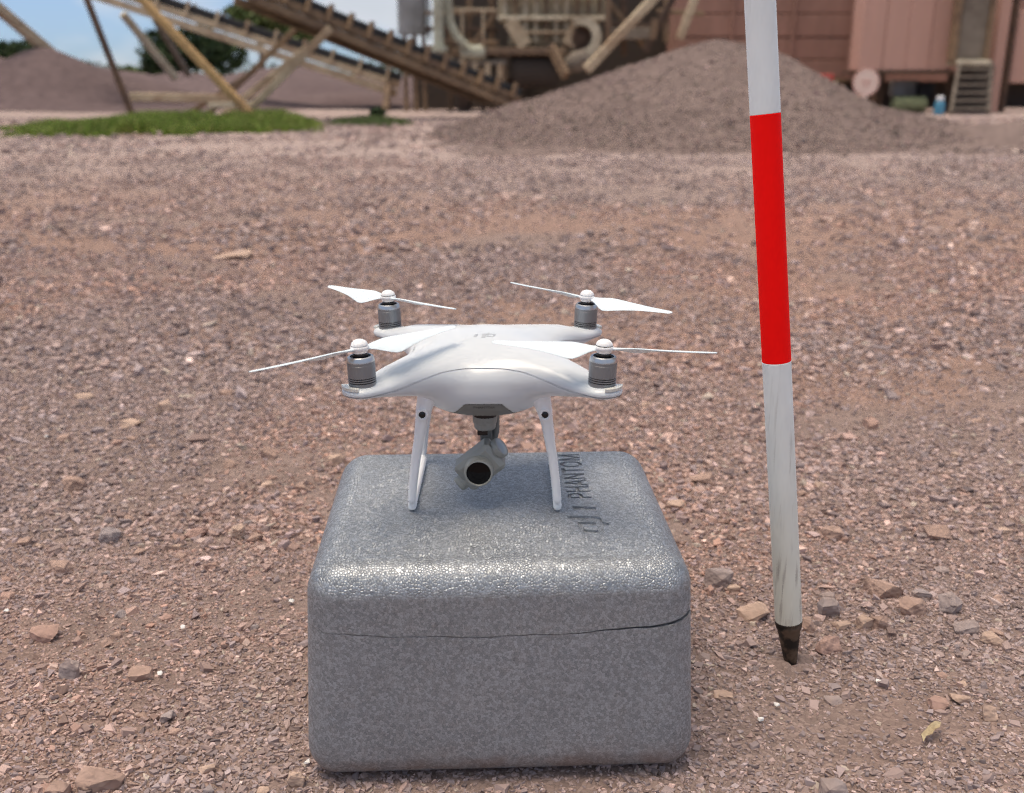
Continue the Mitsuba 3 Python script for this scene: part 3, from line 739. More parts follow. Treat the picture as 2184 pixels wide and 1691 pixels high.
# landing gear
for sx in (-1, 1):
    legc = np.array([[0.0560, -0.050, 0.153], [0.0585, -0.060, 0.146], [0.0625, -0.067, 0.133], [0.0668, -0.070, 0.118], [0.0695, -0.0705, 0.104], [0.0715, -0.0715, 0.090], [0.0758, -0.0735, 0.066], [0.0795, -0.0755, 0.0385], [0.0818, -0.0765, 0.016]])
    legr = np.array([0.0175, 0.0142, 0.0108, 0.0084, 0.0067, 0.0059, 0.0054, 0.0050, 0.0047])
    def leg_sdf(x, y, z, sx=sx, c=legc, r=legr):
        x = x * sx; y = -np.abs(y); f = np.full(x.shape, 9.0)
        for k in range(len(c) - 1):
            a, b = c[k], c[k + 1]; ba = b - a
            h = np.clip(((x - a[0]) * ba[0] + (y - a[1]) * ba[1] + (z - a[2]) * ba[2]) / (ba @ ba), 0, 1)
            d = np.sqrt((x - a[0] - ba[0] * h) ** 2 + ((y - a[1] - ba[1] * h) * 0.78) ** 2 + (z - a[2] - ba[2] * h) ** 2) - (r[k] + (r[k + 1] - r[k]) * h)
            f = np.minimum(f, d)
        hy = np.clip(y, -0.0725, 0.0725)
        bar = np.sqrt((x - 0.0822) ** 2 + (y - hy) ** 2 + (z - 0.0052) ** 2) - 0.0050
        f = smin(f, bar, 0.007)
        return f
    lo, hi = (0.035, -0.099, -0.004), (0.096, 0.099, 0.158)
    if sx < 0: lo, hi = (-hi[0], lo[1], lo[2]), (-lo[0], hi[1], hi[2])
    lm = surface_net(leg_sdf, lo, hi, 0.0019)
    lg_ = dpart('landing_leg', lm, 'white_plastic', drone)
    ax = np.array([-0.02 * sx, -1, 0.06])
    o = np.array([sx * 0.0668, -0.0828, 0.118])
    se = dpart('obstacle_sensor', lathe([(0.0062, -0.004), (0.0062, 0.0022), (0.0057, 0.0030), (0.0050, 0.0030), (0.0040, 0.0006), (0.0036, 0.0004)], 40, ax, o), 'white_plastic', lg_, 30)
    dpart('eye', lathe([(0.0037, 0.0005), (0.0020, 0.0009), (0, 0.0011)], 32, ax, o), 'black_part', lg_, 40)

# gimbal and camera
GY = -0.037
gm = dpart('gimbal', lathe([(0.0128, 0.0975), (0.0136, 0.0972), (0.0138, 0.0965), (0.0136, 0.0944), (0.0128, 0.0938), (0.0126, 0.0930), (0.0122, 0.0880), (0.0112, 0.0866), (0, 0.0866)][::-1], 56, None, (0, GY, 0)), 'camera_grey', drone, 30)
tag(gm, 'grey stabilising mount under the nose')
gm2 = dpart('collar', lathe([(0, 0.0975), (0.0139, 0.0975), (0.0141, 0.0982), (0.0141, 0.1016), (0.0138, 0.1022), (0, 0.1022)], 56, None, (0, GY, 0)), 'camera_grey', gm, 30)
dpart('damper', lathe([(0, 0.1022), (0.0134, 0.1022), (0.0134, 0.1085), (0, 0.1085)], 56, None, (0, GY, 0)), 'black_part', gm, 30)
yoke = sweep(np.array([[0.0115, -0.022, 0.1000], [0.0120, -0.017, 0.088], [0.0115, -0.014, 0.074], [0.0080, -0.0135, 0.060], [0.0010, -0.014, 0.048]]), np.array([[0.0045, 0.006]] * 5), 16)
dpart('yoke', yoke, 'shell_grey', gm, 40)
dpart('yoke_block', box(-0.0085, 0.003, -0.044, -0.024, 0.0800, 0.0866, 0.0006), 'black_part', gm, False)
dpart('bracket', box(-0.0060, 0.008, -0.026, -0.017, 0.0560, 0.0810, 0.001), 'shell_grey', gm, False)
ROLL = 39.0
CC = np.array([-0.0055, -0.050, 0.0480])
RR = rot([0, 1, 0], -ROLL)
def campos(m): return move(m, RR, CC)
hbox = m3.Manifold.batch_hull([m3.Manifold.sphere(0.0012, 16).translate([sx * a, sy * b, sz * c]) for sx in (-1, 1) for sy in (-1, 1) for sz in (-1, 1)
                               for a, b, c in ((0.0238, 0.0105, 0.0142), (0.0205, 0.0105, 0.0170), (0.0185, 0.0140, 0.0125))])
cm = dpart('camera', campos(tri(hbox)), 'camera_grey', drone, 28)
tag(cm, 'grey camera tilted sideways with a black lens')
dpart('barrel', lathe([(0.0168, 0), (0.0166, 0.016), (0.0162, 0.0245), (0.0156, 0.0258), (0.0142, 0.0262), (0.0137, 0.0256), (0.0136, 0.0235)], 56, (0, -1, -0.02), CC + [-0.001, -0.001, -0.001]), 'camera_grey', cm, 35)
dpart('lens', lathe([(0.0136, 0.0236), (0.0128, 0.0240), (0.0125, 0.0238), (0.0080, 0.0242), (0.0078, 0.0236), (0.0050, 0.0240), (0, 0.0244)], 56, (0, -1, -0.02), CC + [-0.001, -0.001, -0.001]), 'lens_glass', cm, 30)
ta = RR @ np.array([1.0, 0, 0.0]) + np.array([0, -0.22, 0.02])
o = CC + RR @ np.array([0.0248, -0.002, 0.0018])
dpart('tilt_motor', lathe([(0.0117, -0.003), (0.0119, 0.0), (0.0119, 0.0010), (0.0108, 0.0014), (0.0108, 0.0024), (0.0119, 0.0028), (0.0119, 0.0076), (0.0112, 0.0086), (0.0104, 0.0086)], 48, ta, o), 'camera_grey', cm, 30)
dpart('motor_cover', lathe([(0.0104, 0.0085), (0.0098, 0.0089), (0.0050, 0.0094), (0, 0.0095)], 48, ta, o), 'disc_metal', cm, 40)
tb = RR @ np.array([-1.0, 0, 0.0]) + np.array([0, -0.08, 0])
o = CC + RR @ np.array([-0.0230, -0.003, -0.0035])
dpart('pivot_knob', lathe([(0.0080, -0.004), (0.0080, 0.0), (0.0092, 0.0003), (0.0092, 0.0050), (0.0089, 0.0053), (0.0089, 0.0057), (0.0092, 0.0060), (0.0090, 0.0100), (0.0078, 0.0114), (0, 0.0116)], 40, tb, o), 'camera_grey', cm, 30)

# ---------------------------------------------------------------- gravel heaps
def heap_mesh(cx, cy, rx, ry, h, seed, n=90, extra=(), right=1.0):
    u = np.linspace(-1.25, 1.25, n)
    X, Y = np.meshgrid(u * rx, u * ry)
    def cone(X, Y, x0, y0, ax, ay, hh):
        r = np.sqrt(((X - x0) / np.where(X > x0, ax * right, ax)) ** 2 + ((Y - y0) / ay) ** 2)
        return hh * (1.06 - np.sqrt(r * r + 0.012))
    Z = cone(X, Y, 0, 0, rx, ry, h)
    for (x0, y0, ax, ay, hh) in extra:
        Z = np.maximum(Z, cone(X, Y, x0, y0, ax, ay, hh))
    toe = 0.12 * h
    Z = np.where(Z > toe, Z, toe * np.exp((Z - toe) / toe))
    P = np.stack([X, Y, 0 * X], -1)
    Z = Z + (meshkit.fbm(P * 1.1 + seed, 4, seed) - 0.5) * 0.10 * h ** 0.5 + (meshkit.fbm(P * 7 + seed, 3, seed) - 0.5) * 0.035
    edge = np.maximum(np.abs(X / rx), np.abs(Y / ry))
    Z = Z - 0.30 * np.clip((edge - 1.02) / 0.2, 0, 1) - 0.02
    i = (np.arange(n - 1)[:, None] * n + np.arange(n - 1)).ravel()
    f = np.vstack([np.stack([i, i + 1, i + n + 1], 1), np.stack([i, i + n + 1, i + n], 1)])
    return (np.stack([X + cx, Y + cy, Z + 0.0], -1).reshape(-1, 3), f)
def strew(parent, mesh, n, med, seed, tone):
    """Loose stones lying over a heap."""
    r = np.random.default_rng(seed)
    v, f = mesh; tr_ = v[f if f.shape[1] == 3 else f[:, :3]]
    tr_ = tr_[(tr_[:, :, 2].min(1) > 0.03)]
    ar = np.linalg.norm(np.cross(tr_[:, 1] - tr_[:, 0], tr_[:, 2] - tr_[:, 0]), axis=1)
    low = 0.5 + 1.2 * np.exp(-tr_[:, :, 2].mean(1) / 0.25)
    k = r.choice(len(tr_), n, p=ar * low / (ar * low).sum())
    w = r.dirichlet([1, 1, 1], n)
    p = (tr_[k] * w[..., None]).sum(1)
    L = np.clip(med * np.exp(r.normal(0, 0.45, n)), 0.4 * med, 4 * med) / 2
    s_ = np.stack([L, L * r.uniform(0.5, 0.95, n), L * r.uniform(0.35, 0.75, n)], 1)
    q = CUBE[None] * (1 + r.uniform(-0.55, 0.1, (n, 8, 3))) * s_[:, None]
    yaw = r.uniform(0, 2 * np.pi, n); t1 = r.normal(0, 0.4, n)
    q = np.stack([q[..., 0], q[..., 1] * np.cos(t1)[:, None] - q[..., 2] * np.sin(t1)[:, None], q[..., 1] * np.sin(t1)[:, None] + q[..., 2] * np.cos(t1)[:, None]], -1)
    q = np.stack([q[..., 0] * np.cos(yaw)[:, None] - q[..., 1] * np.sin(yaw)[:, None], q[..., 0] * np.sin(yaw)[:, None] + q[..., 1] * np.cos(yaw)[:, None], q[..., 2]], -1)
    q = q + (p + [0, 0, 1] * s_[:, 2:] * 0.5)[:, None]
    c = np.array(tone) * np.exp(r.normal(0, 0.26, (n, 1))) * (1 + r.normal(0, 0.04, (n, 3)))
    key = obj('stones', (q.reshape(-1, 3), (CF[None] + (np.arange(n) * 8)[:, None, None]).reshape(-1, 3)), 'chip', parent, False, color=np.repeat(c, 8, 0))
    labels[key] = {'label': 'loose stones over the pile', 'kind': 'stuff'}
def pile(label, material, *a, **k):
    loose = k.pop('loose', None)
    key, m = numbered('gravel_pile'), heap_mesh(*a, **k)
    if loose: obj('mound', m, material, key, smooth=True); strew(key, m, *loose)
    else: obj('gravel_pile', m, material, smooth=True)
    return tag(key, label, 'gravel pile')
pile('large gravel pile behind the pole in front of the red building', 'heap_gravel', 2.62, 13.3, 3.55, 3.5, 1.20, 3, n=220, extra=[(0.42, 0.20, 3.15, 3.2, 1.19), (1.1, -0.3, 3.6, 2.7, 0.55)], right=0.66, loose=(20000, 0.019, 71, (0.235, 0.176, 0.158)))
pile('long low bank of purple grey gravel at the right edge', 'heap_gravel', 6.9, 11.8, 3.2, 1.7, 0.36, 9, n=90)
pile('dark purple gravel pile at the left edge', 'purple_gravel', -11.3, 25.5, 2.75, 3.0, 1.52, 5, n=120, extra=[(-1.6, 0.4, 2.6, 3, 1.32), (1.2, 1.6, 2.6, 2.6, 0.85)])
pile('low purple gravel pile between the rusty posts', 'purple_gravel', -13.2, 42, 6.0, 5.0, 0.95, 6, n=80)
pile('pale purple gravel pile under the far conveyor', 'purple_gravel', -7.6, 36, 6.0, 6.0, 1.15, 8, n=80, extra=[(3.0, 1.0, 5.5, 5, 0.9)])
pile('low purple gravel bank right behind the rusty posts', 'purple_gravel', -7.5, 25.5, 3.3, 2.6, 0.40, 14, n=80)
pile('low purple gravel bank under the near conveyor', 'purple_gravel', -4.0, 28.0, 3.2, 3.0, 0.42, 15, n=80)
pile('reddish gravel pile behind the dark left one', 'purple_gravel', -24, 52, 11, 6.0, 1.7, 11, n=80)

# ---------------------------------------------------------------- grass
def grass(name, label, quads, n, hgt, seed, cols):
    r = np.random.default_rng(seed); V, C = [], []
    for (px0, px1, y0, y1, dens) in quads:
        k = int(n * dens)
        y = r.uniform(y0, y1, k); s = (px0 + (px1 - px0) * r.beta(1.3, 1.3, k) - 1091.5) / 2132.0
        x = s * (y * math.cos(PITCH) + EYE * math.sin(PITCH))
        e_ = np.minimum((y - y0) / (y1 - y0), (y1 - y) / (y1 - y0))
        keep = meshkit.fbm(np.stack([x * 1.6, y * 1.6, 0 * x], -1), 4, seed) > 0.36 + 0.34 * np.clip(1 - e_ / 0.22, 0, 1)
        x, y = x[keep], y[keep]; k = len(x)
        u_ = ((x / (y * math.cos(PITCH) + EYE * math.sin(PITCH)) * 2132.0 + 1091.5) - px0) / (px1 - px0)
        prof = np.clip(np.minimum(u_ / 0.45, (1 - u_) / 0.30), 0.0, 1) ** 0.8 * np.clip((y - y0) / (0.45 * (y1 - y0)) + 0.1, 0.1, 1)
        h = hgt * r.uniform(0.6, 1.15, k) * (0.55 + 0.9 * meshkit.fbm(np.stack([x * 0.9, y * 0.9, 0 * x], -1), 3, seed + 1)) * (0.12 + 0.88 * prof)
        az = r.uniform(0, 2 * np.pi, k); w = r.uniform(0.006, 0.014, k); lean = r.normal(0, 0.35, (k, 2)) * h[:, None]
        z0 = ground_h(x, y)
        dx, dy = np.cos(az) * w, np.sin(az) * w
        a = np.stack([x - dx, y - dy, z0], 1); b = np.stack([x + dx, y + dy, z0], 1)
        m1 = np.stack([x + lean[:, 0] * 0.35 - dx * 0.7, y + lean[:, 1] * 0.35 - dy * 0.7, z0 + h * 0.6], 1)
        m2 = np.stack([x + lean[:, 0] * 0.35 + dx * 0.7, y + lean[:, 1] * 0.35 + dy * 0.7, z0 + h * 0.6], 1)
        t_ = np.stack([x + lean[:, 0], y + lean[:, 1], z0 + h], 1)
        V.append(np.stack([a, b, m1, m2, t_], 1))
        C.append(np.array(cols)[r.integers(0, len(cols), k)] * np.exp(r.normal(0, 0.2, (k, 1))))
    V, C = np.vstack(V), np.vstack(C); k = len(V)
    f = (np.array([[0, 1, 3], [0, 3, 2], [2, 3, 4]])[None] + (np.arange(k) * 5)[:, None, None]).reshape(-1, 3)
    tag(obj(name, (V.reshape(-1, 3), f), 'leaves', smooth=False, color=np.repeat(C, 5, 0)), label, 'grass', kind='stuff')
grass('grass', 'patch of green grass around the feet of the rusty posts', [(-30, 420, 13.0, 15.5, 0.35), (120, 560, 13.2, 17.5, 0.55), (380, 690, 13.4, 17.5, 0.40)], 42000, 0.19, 41, [(0.150, 0.225, 0.03), (0.115, 0.19, 0.024), (0.19, 0.25, 0.04), (0.25, 0.25, 0.08)])
grass('grass', 'thin strip of grass left of the large gravel pile', [(690, 880, 15.2, 18.5, 1.0)], 7000, 0.10, 43, [(0.09, 0.14, 0.04), (0.07, 0.11, 0.03), (0.15, 0.15, 0.07)])

# ---------------------------------------------------------------- trees
def leaf_cloud(blobs, n, size, cols, seed):
    r = np.random.default_rng(seed); V, C = [], []
    wts = np.array([b[3] * b[4] * b[5] for b in blobs]); wts /= wts.sum()
    for b, w in zip(blobs, wts):
        k = int(n * w); d = r.normal(size=(k, 3)); d /= np.linalg.norm(d, axis=1, keepdims=True)
        rad = r.random(k) ** 0.45
        p = d * rad[:, None] * np.array(b[3:6]) * (0.75 + 0.6 * meshkit.fbm(d * 2.2 + b[0], 3, seed)[:, None]) + np.array(b[:3])
        keep = meshkit.fbm(p * (1.1 / max(b[3:6]) * 2.4), 3, seed + 2) > 0.40
        p = p[keep]; k = len(p)
        a = r.normal(size=(k, 3)); a /= np.linalg.norm(a, axis=1, keepdims=True)
        c = np.cross(a, r.normal(size=(k, 3))); c /= np.linalg.norm(c, axis=1, keepdims=True)
        s = size * r.uniform(0.6, 1.3, (k, 1))
        V.append(np.stack([p - a * s, p + c * s * 0.5, p + a * s, p - c * s * 0.5], 1))
        C.append(np.array(cols)[r.integers(0, len(cols), k)] * np.exp(r.normal(0, 0.25, (k, 1))))
    V, C = np.vstack(V), np.vstack(C); k = len(V)
    f = (np.array([[0, 1, 2], [0, 2, 3]])[None] + (np.arange(k) * 4)[:, None, None]).reshape(-1, 3)
    return (V.reshape(-1, 3), f), np.repeat(C, 4, 0)
def tree(label, base, trunk_h, blobs, n, size, cols, seed, group=None, name='tree'):
    t = thing(name, label, 'tree', group)
    b = np.array(base, float)
    tr = [sweep([b + [0, 0, -0.2], b + [0.05, 0, trunk_h * 0.5], b + [0.0, 0, trunk_h]], [0.05 * trunk_h + 0.06, 0.04 * trunk_h + 0.05, 0.03 * trunk_h + 0.03], 10)]
    top = b + [0, 0, trunk_h]
    for q in blobs:
        e = np.array(q[:3]); tr.append(sweep([top - [0, 0, 0.25 * trunk_h], (top + e) / 2 - [0, 0, 0.08 * trunk_h], e], [0.07, 0.05, 0.025], 8))
    obj('trunk', cat(*tr), 'bark', t, 40)
    m, c = leaf_cloud(blobs, n, size, cols, seed)
    obj('crown', m, 'leaves', t, False, color=c)
DARK = [(0.03, 0.055, 0.018), (0.04, 0.07, 0.02), (0.022, 0.04, 0.016)]
OLIVE = [(0.10, 0.14, 0.04), (0.075, 0.115, 0.03), (0.13, 0.16, 0.06)]
def blob(px, py, y, rpx, rpz, ry=None):
    c = at(px, py, y); k = y / 2132.0 * 1.0
    return (*c, rpx * k, ry or rpx * k, rpz * k)
def ground_at(px, y): c = at(px, 165, y); return (c[0], y, 0)
tree('dark round tree behind the rusty posts', ground_at(400, 60), 1.6, [blob(355, 110, 60, 55, 42), blob(420, 100, 60, 55, 45), blob(480, 115, 60, 45, 35), blob(330, 140, 60, 30, 30)], 9000, 0.16, DARK, 51)
tree('tall olive tree behind the far conveyor', ground_at(560, 66), 3.2, [blob(560, 45, 66, 52, 32), blob(515, 38, 66, 36, 26), blob(600, 55, 66, 32, 22)], 7000, 0.18, OLIVE, 52)
tree('dark tree behind the pile at the left edge', ground_at(20, 70), 2.0, [blob(5, 112, 70, 40, 22), blob(60, 105, 70, 40, 16), blob(-50, 110, 70, 50, 25)], 5000, 0.18, DARK, 53)
tree('low green tree between pile and first rusty post', ground_at(270, 75), 1.0, [blob(272, 158, 75, 30, 14), blob(310, 162, 75, 30, 12)], 3000, 0.16, OLIVE, 54)
tree('small dark bush at the foot of the conveyor', ground_at(805, 19), 0.10, [blob(805, 240, 19, 16, 9)], 500, 0.035, DARK, 55, name='bush')
tree('sparse olive tree top left of the far conveyor end', ground_at(640, 72), 2.6, [blob(655, 70, 72, 34, 30)], 2500, 0.18, OLIVE, 56)
mm, cc = leaf_cloud([(x, 118 + 8 * math.sin(x), 0.7, 7, 3, 1.3 + 0.6 * math.sin(x * 1.7)) for x in np.arange(-95, 110, 6.0)], 15000, 0.35, DARK, 57)
tag(obj('distant_wood', mm, 'leaves', smooth=False, color=cc), 'far dark tree line beyond the yard', 'wood', kind='stuff')

# ---------------------------------------------------------------- conveyors
def conveyor(label, a, b, width, depth, beam_mat, n_roll, belt=True):
    """An inclined belt conveyor from a (low end) to b (high end)."""
    t = thing('conveyor', label, 'conveyor')
    a, b = np.array(a, float), np.array(b, float)
    d = (b - a) / np.linalg.norm(b - a); side = np.cross(d, [0, 0, 1]); side /= np.linalg.norm(side); up = np.cross(side, d)
    if up[2] < 0: up = -up
    for s in (-1, 1):
        o = side * s * width / 2
        obj('side_beam', beam(a + o, b + o, 0.07, depth * 0.45, up), beam_mat, t, False)
        obj('lower_chord', beam(a + o - up * depth * 0.58, b + o - up * depth * 0.58, 0.09, depth * 0.5, up), beam_mat, t, False)
    L = np.linalg.norm(b - a)
    for i in range(n_roll):
        q = a + d * (L * (i + 0.5) / n_roll)
        for s in (-1, 1):
            o = q + side * s * (width / 2 + 0.05)
            obj('roller_post', beam(o - up * depth * 0.15, o + up * depth * 0.95, 0.07, 0.10, side), beam_mat, t, False)
        obj('roller', sweep([q - side * width * 0.48 + up * depth * 0.32, q + side * width * 0.48 + up * depth * 0.32], 0.06, 10), 'belt_black', t, 40)
    if belt:
        lo, hi = a + up * depth * 0.50, b + up * depth * 0.50
        obj('belt', beam(lo, hi, width * 0.95, depth * 0.55, up), 'belt_black', t, False)
    return t
P = at
cv1 = conveyor('near brown conveyor sloping down to the gravel pile', P(1085, 212, 19.5), P(520, -22, 17.0), 0.75, 0.25, 'brown_steel', 14)
def strut(name, parent, a, b, w, material, label=None):
    k = obj(name, beam(a, b, w, w), material, parent, False)
    if label: tag(k, label)
    return k
strut('leg', cv1, P(282, 246, 18.4), P(178, -20, 18.4), 0.10, 'dark_rust', 'dark rusty leg on the left')
strut('leg', cv1, P(556, 268, 16.4), P(290, -14, 16.9), 0.125, 'ochre_steel', 'ochre painted slanting leg')
strut('brace', cv1, P(512, 254, 16.9), P(706, 60, 17.2), 0.125, 'tan_steel')
strut('brace', cv1, P(470, 250, 18.6), P(655, 104, 18.4), 0.11, 'tan_steel')
strut('brace', cv1, P(445, 244, 18.8), P(650, 42, 18.8), 0.09, 'brown_steel')
strut('brace', cv1, P(398, 246, 19.4), P(545, 150, 19.0), 0.08, 'brown_steel')
strut('base_beam', cv1, P(280, 207, 18.7), P(500, 211, 18.7), 0.15, 'tan_steel')
strut('base_beam', cv1, P(445, 226, 18.0), P(545, 222, 18.0), 0.09, 'cream_steel')
cv2 = conveyor('far pale tan conveyor crossing behind the rusty posts', P(850, 182, 25.0), P(180, -36, 24.0), 0.85, 0.34, 'tan_steel', 11)
strut('leg', cv2, P(375, 168, 26.0), P(262, 30, 25.0), 0.16, 'cream_steel')
strut('leg', cv2, P(402, 160, 27.0), P(330, 40, 26.0), 0.14, 'grey_brown')
strut('leg', cv2, P(822, 236, 24.0), P(830, 175, 24.6), 0.16, 'brown_steel')
t = thing('steel_strut', 'long cream steel strut slanting down to the left gravel pile', 'strut')
strut('beam', t, P(185, 178, 26.5), P(-30, -4, 24.5), 0.24, 'tan_steel')
obj('end_plate', beam(P(190, 184, 26.55), P(180, 172, 26.45), 0.40, 0.40), 'brown_steel', t, False)

# ---------------------------------------------------------------- crushing plant
Y0 = 22.5
def slab_px(px0, px1, py0, py1, y, depth, c=0.02):
    pm = (max(py0, 0) + py1) / 2
    return box(P(px0, pm, y)[0], P(px1, pm, y)[0], y, y + depth, P(px0, py1, y)[2], P(px0, py0, y)[2], c)
cp = thing('crushing_plant', 'cream and rusty crushing plant above the large gravel pile', 'machine')
k = obj('shade_slabs', cat(slab_px(925, 1500, -60, 235, 25.5, 1.5), slab_px(880, 1120, 120, 245, 24.8, 0.6)), 'void_dark', cp, False); tag(k, 'dark slabs that paint in the shade inside the plant')  # dark slabs stand in for the shade deep inside the plant
for px in (960, 1000, 1048):
    obj('column', beam(P(px, 240, 23.2), P(px, -60, 23.2), 0.12), 'brown_steel', cp, False)
obj('upper_body', slab_px(1062, 1290, -60, 42, 22.6, 1.6), 'machine_cream', cp, False)
obj('lower_body', cat(slab_px(1085, 1235, 42, 98, 22.7, 1.4), slab_px(1130, 1215, 98, 118, 22.8, 1.2)), 'machine_cream', cp, False)
for px in (1076, 1098, 1120, 1142, 1164, 1186, 1208, 1230, 1254, 1278):
    obj('rib', slab_px(px - 4, px + 4, -60, 92 if 1085 < px < 1235 else 40, 22.45, 0.149), 'cream_steel' if px % 3 else 'brown_steel', cp, False)
obj('cross_rail', slab_px(1060, 1292, 34, 44, 22.35, 0.1), 'cream_steel', cp, False)
obj('cross_rail', slab_px(1060, 1292, -10, -2, 22.35, 0.1), 'cream_steel', cp, False)
obj('cross_rail', slab_px(1085, 1238, 66, 73, 22.38, 0.06), 'tan_steel', cp, False)
obj('ledge', slab_px(965, 1205, 102, 118, 21.9, 1.6), 'brown_steel', cp, False)
obj('ledge', slab_px(930, 1080, 128, 140, 22.0, 1.2), 'grey_brown', cp, False)
hood_c = P(1243, 80, 22.2)
ga = np.radians(np.linspace(-75, 115, 26))
gp = sg.Polygon([(0.42 * math.cos(q), 0.42 * math.sin(q)) for q in ga] + [(0.24 * math.cos(q), 0.24 * math.sin(q)) for q in ga[::-1]])
guard = trimesh.creation.extrude_polygon(gp, 0.34)
obj('belt_guard', move(guard, rot([1, 0, 0], 90), hood_c + [-0.05, 0.17, 0]), 'cream_steel', cp, False)
obj('flywheel', lathe([(0, -0.05), (0.20, -0.05), (0.24, -0.03), (0.24, 0.05), (0.20, 0.08), (0.10, 0.08), (0.10, 0.12), (0, 0.12)], 40, (0, -1, 0), hood_c + [0, 0.2, 0]), 'dark_rust', cp, 30)
obj('motor_housing', lathe([(0, -0.22), (0.13, -0.22), (0.17, -0.18), (0.19, -0.05), (0.21, -0.04), (0.21, 0.06), (0.19, 0.07), (0.18, 0.24), (0.10, 0.28), (0, 0.28)], 28, (1, -0.4, 0.45), P(1230, 132, 21.9)), 'grey_brown', cp, 30)
obj('chute', beam(P(1174, 100, 22.0), P(1206, 162, 21.6), 0.13, 0.20), 'brown_steel', cp, False)
obj('crusher_drum', lathe([(0, -0.5), (0.30, -0.5), (0.36, -0.42), (0.36, 0.42), (0.30, 0.5), (0, 0.5)], 40, (1, 0, 0), P(1140, 150, 22.4)), 'void_dark', cp, 30)
obj('feed_box', slab_px(950, 1082, 138, 168, 22.2, 0.8), 'grey_brown', cp, False)
for i, px in enumerate((958, 985, 1012, 1040, 1066)):
    obj('bracket', slab_px(px - 6, px + 6, 120 + i * 4, 176 + i * 6, 21.95, 0.2), 'tan_steel', cp, False)
obj('support', slab_px(975, 1000, 176, 240, 22.6, 0.3), 'dark_rust', cp, False)
obj('support', slab_px(1080, 1100, 168, 230, 22.6, 0.3), 'dark_rust', cp, False)
obj('pipe', sweep([P(934, -60, 21.6), P(934, 60, 21.6), P(936, 108, 21.6)], 0.105, 16), 'pipe_cream', cp, 40)
obj('flange', lathe([(0, 0), (0.17, 0), (0.17, 0.10), (0, 0.10)], 28, (0, 0, 1), P(936, 110, 21.6)), 'pipe_cream', cp, 30)
obj('pipe', sweep([P(955, -60, 21.8), P(955, 10, 21.8), P(960, 50, 21.8), P(972, 78, 21.8), P(995, 100, 21.8)], 0.085, 16), 'pipe_cream', cp, 40)
obj('handrail', cat(beam(P(962, 20, 21.9), P(1058, 22, 21.9), 0.05), beam(P(1030, 20, 21.9), P(1030, 104, 21.9), 0.05), beam(P(985, 20, 21.9), P(985, 104, 21.9), 0.05)), 'tan_steel', cp, False)
obj('slant_beam', beam(P(1250, 150, 20.5), P(1402, -12, 20.8), 0.17, 0.17), 'tan_steel', cp, False)
obj('slant_beam', beam(P(1448, 84, 22.0), P(1486, -14, 22.0), 0.16, 0.16), 'tan_steel', cp, False)
obj('slant_beam', beam(P(1375, 110, 22.6), P(1440, -14, 22.6), 0.13, 0.13), 'dark_rust', cp, False)
obj('slant_beam', beam(P(1392, 84, 22.3), P(1396, 40, 22.3), 0.12, 0.12), 'brown_steel', cp, False)

# lattice of the plant: walkways, braces, chutes, motors
for px0, py0, px1, py1, y, w, m_ in ((905, 28, 1062, 28, 22.9, 0.08, 'brown_steel'), (905, 62, 1062, 64, 22.9, 0.09, 'dark_rust'), (940, 90, 1062, 92, 22.6, 0.10, 'brown_steel'), (1000, 104, 1056, 30, 22.7, 0.08, 'brown_steel'),
                                     (1075, 104, 1075, 175, 22.1, 0.10, 'brown_steel'), (1118, 118, 1118, 190, 22.3, 0.10, 'dark_rust'), (1165, 118, 1140, 180, 22.3, 0.10, 'grey_brown'), (1296, -10, 1296, 110, 22.4, 0.12, 'brown_steel'),
                                     (1290, 52, 1400, 58, 22.9, 0.10, 'dark_rust'), (1300, 8, 1372, 100, 23.2, 0.10, 'brown_steel'), (1330, -10, 1330, 120, 23.4, 0.12, 'dark_rust'), (1400, 24, 1500, 30, 23.3, 0.10, 'brown_steel'),
                                     (1420, -10, 1420, 90, 23.4, 0.12, 'brown_steel'), (900, 150, 960, 186, 22.0, 0.10, 'brown_steel'), (1010, 176, 1100, 190, 22.2, 0.08, 'tan_steel'), (1030, 200, 1030, 240, 22.4, 0.10, 'dark_rust')):
    obj('frame_bar', beam(P(px0, py0, y), P(px1, py1, y), w), m_, cp, False)
obj('drive_motor', lathe([(0, -0.28), (0.12, -0.28), (0.15, -0.24), (0.15, 0.20), (0.11, 0.24), (0.05, 0.25), (0.05, 0.34), (0, 0.34)], 28, (1, 0, 0), P(1010, 112, 22.0)), 'pipe_cream', cp, 30)
for q0, q1 in ((P(1086, 44, 22.4), P(1120, 98, 22.4)), (P(1236, 44, 22.4), P(1212, 98, 22.4))): obj('chute_side', beam(q0, q1, 0.10, 0.3), 'tan_steel', cp, False)
obj('screen_deck', slab_px(1300, 1395, 60, 84, 22.6, 0.5), 'grey_brown', cp, False)
obj('feed_pan', slab_px(905, 948, 96, 118, 22.3, 0.4), 'grey_brown', cp, False)

t = thing('dust_silo', 'grey upright steel tank beside the near conveyor', 'tank')
c = P(880, 75, 23.0); r_ = 0.315
obj('shell', lathe([(0, 0), (r_, 0), (r_, 0.02), (r_ * 1.04, 0.025), (r_ * 1.04, 0.08), (r_, 0.085), (r_, 0.9), (r_ * 1.02, 0.905), (r_ * 1.02, 0.94), (r_, 0.945), (r_, 2.2), (0, 2.4)], 48, None, c), 'tank_grey', t, 30)
for px in (862, 884, 903):
    q = P(px, 74, 22.9); obj('leg', beam([q[0], q[1], c[2] + 0.02], [q[0], q[1], 0], 0.09), 'brown_steel', t, False)
obj('ladder_rail', beam(c + [0.36, -0.05, -0.1], c + [0.36, -0.05, 2.3], 0.05), 'void_dark', t, False)

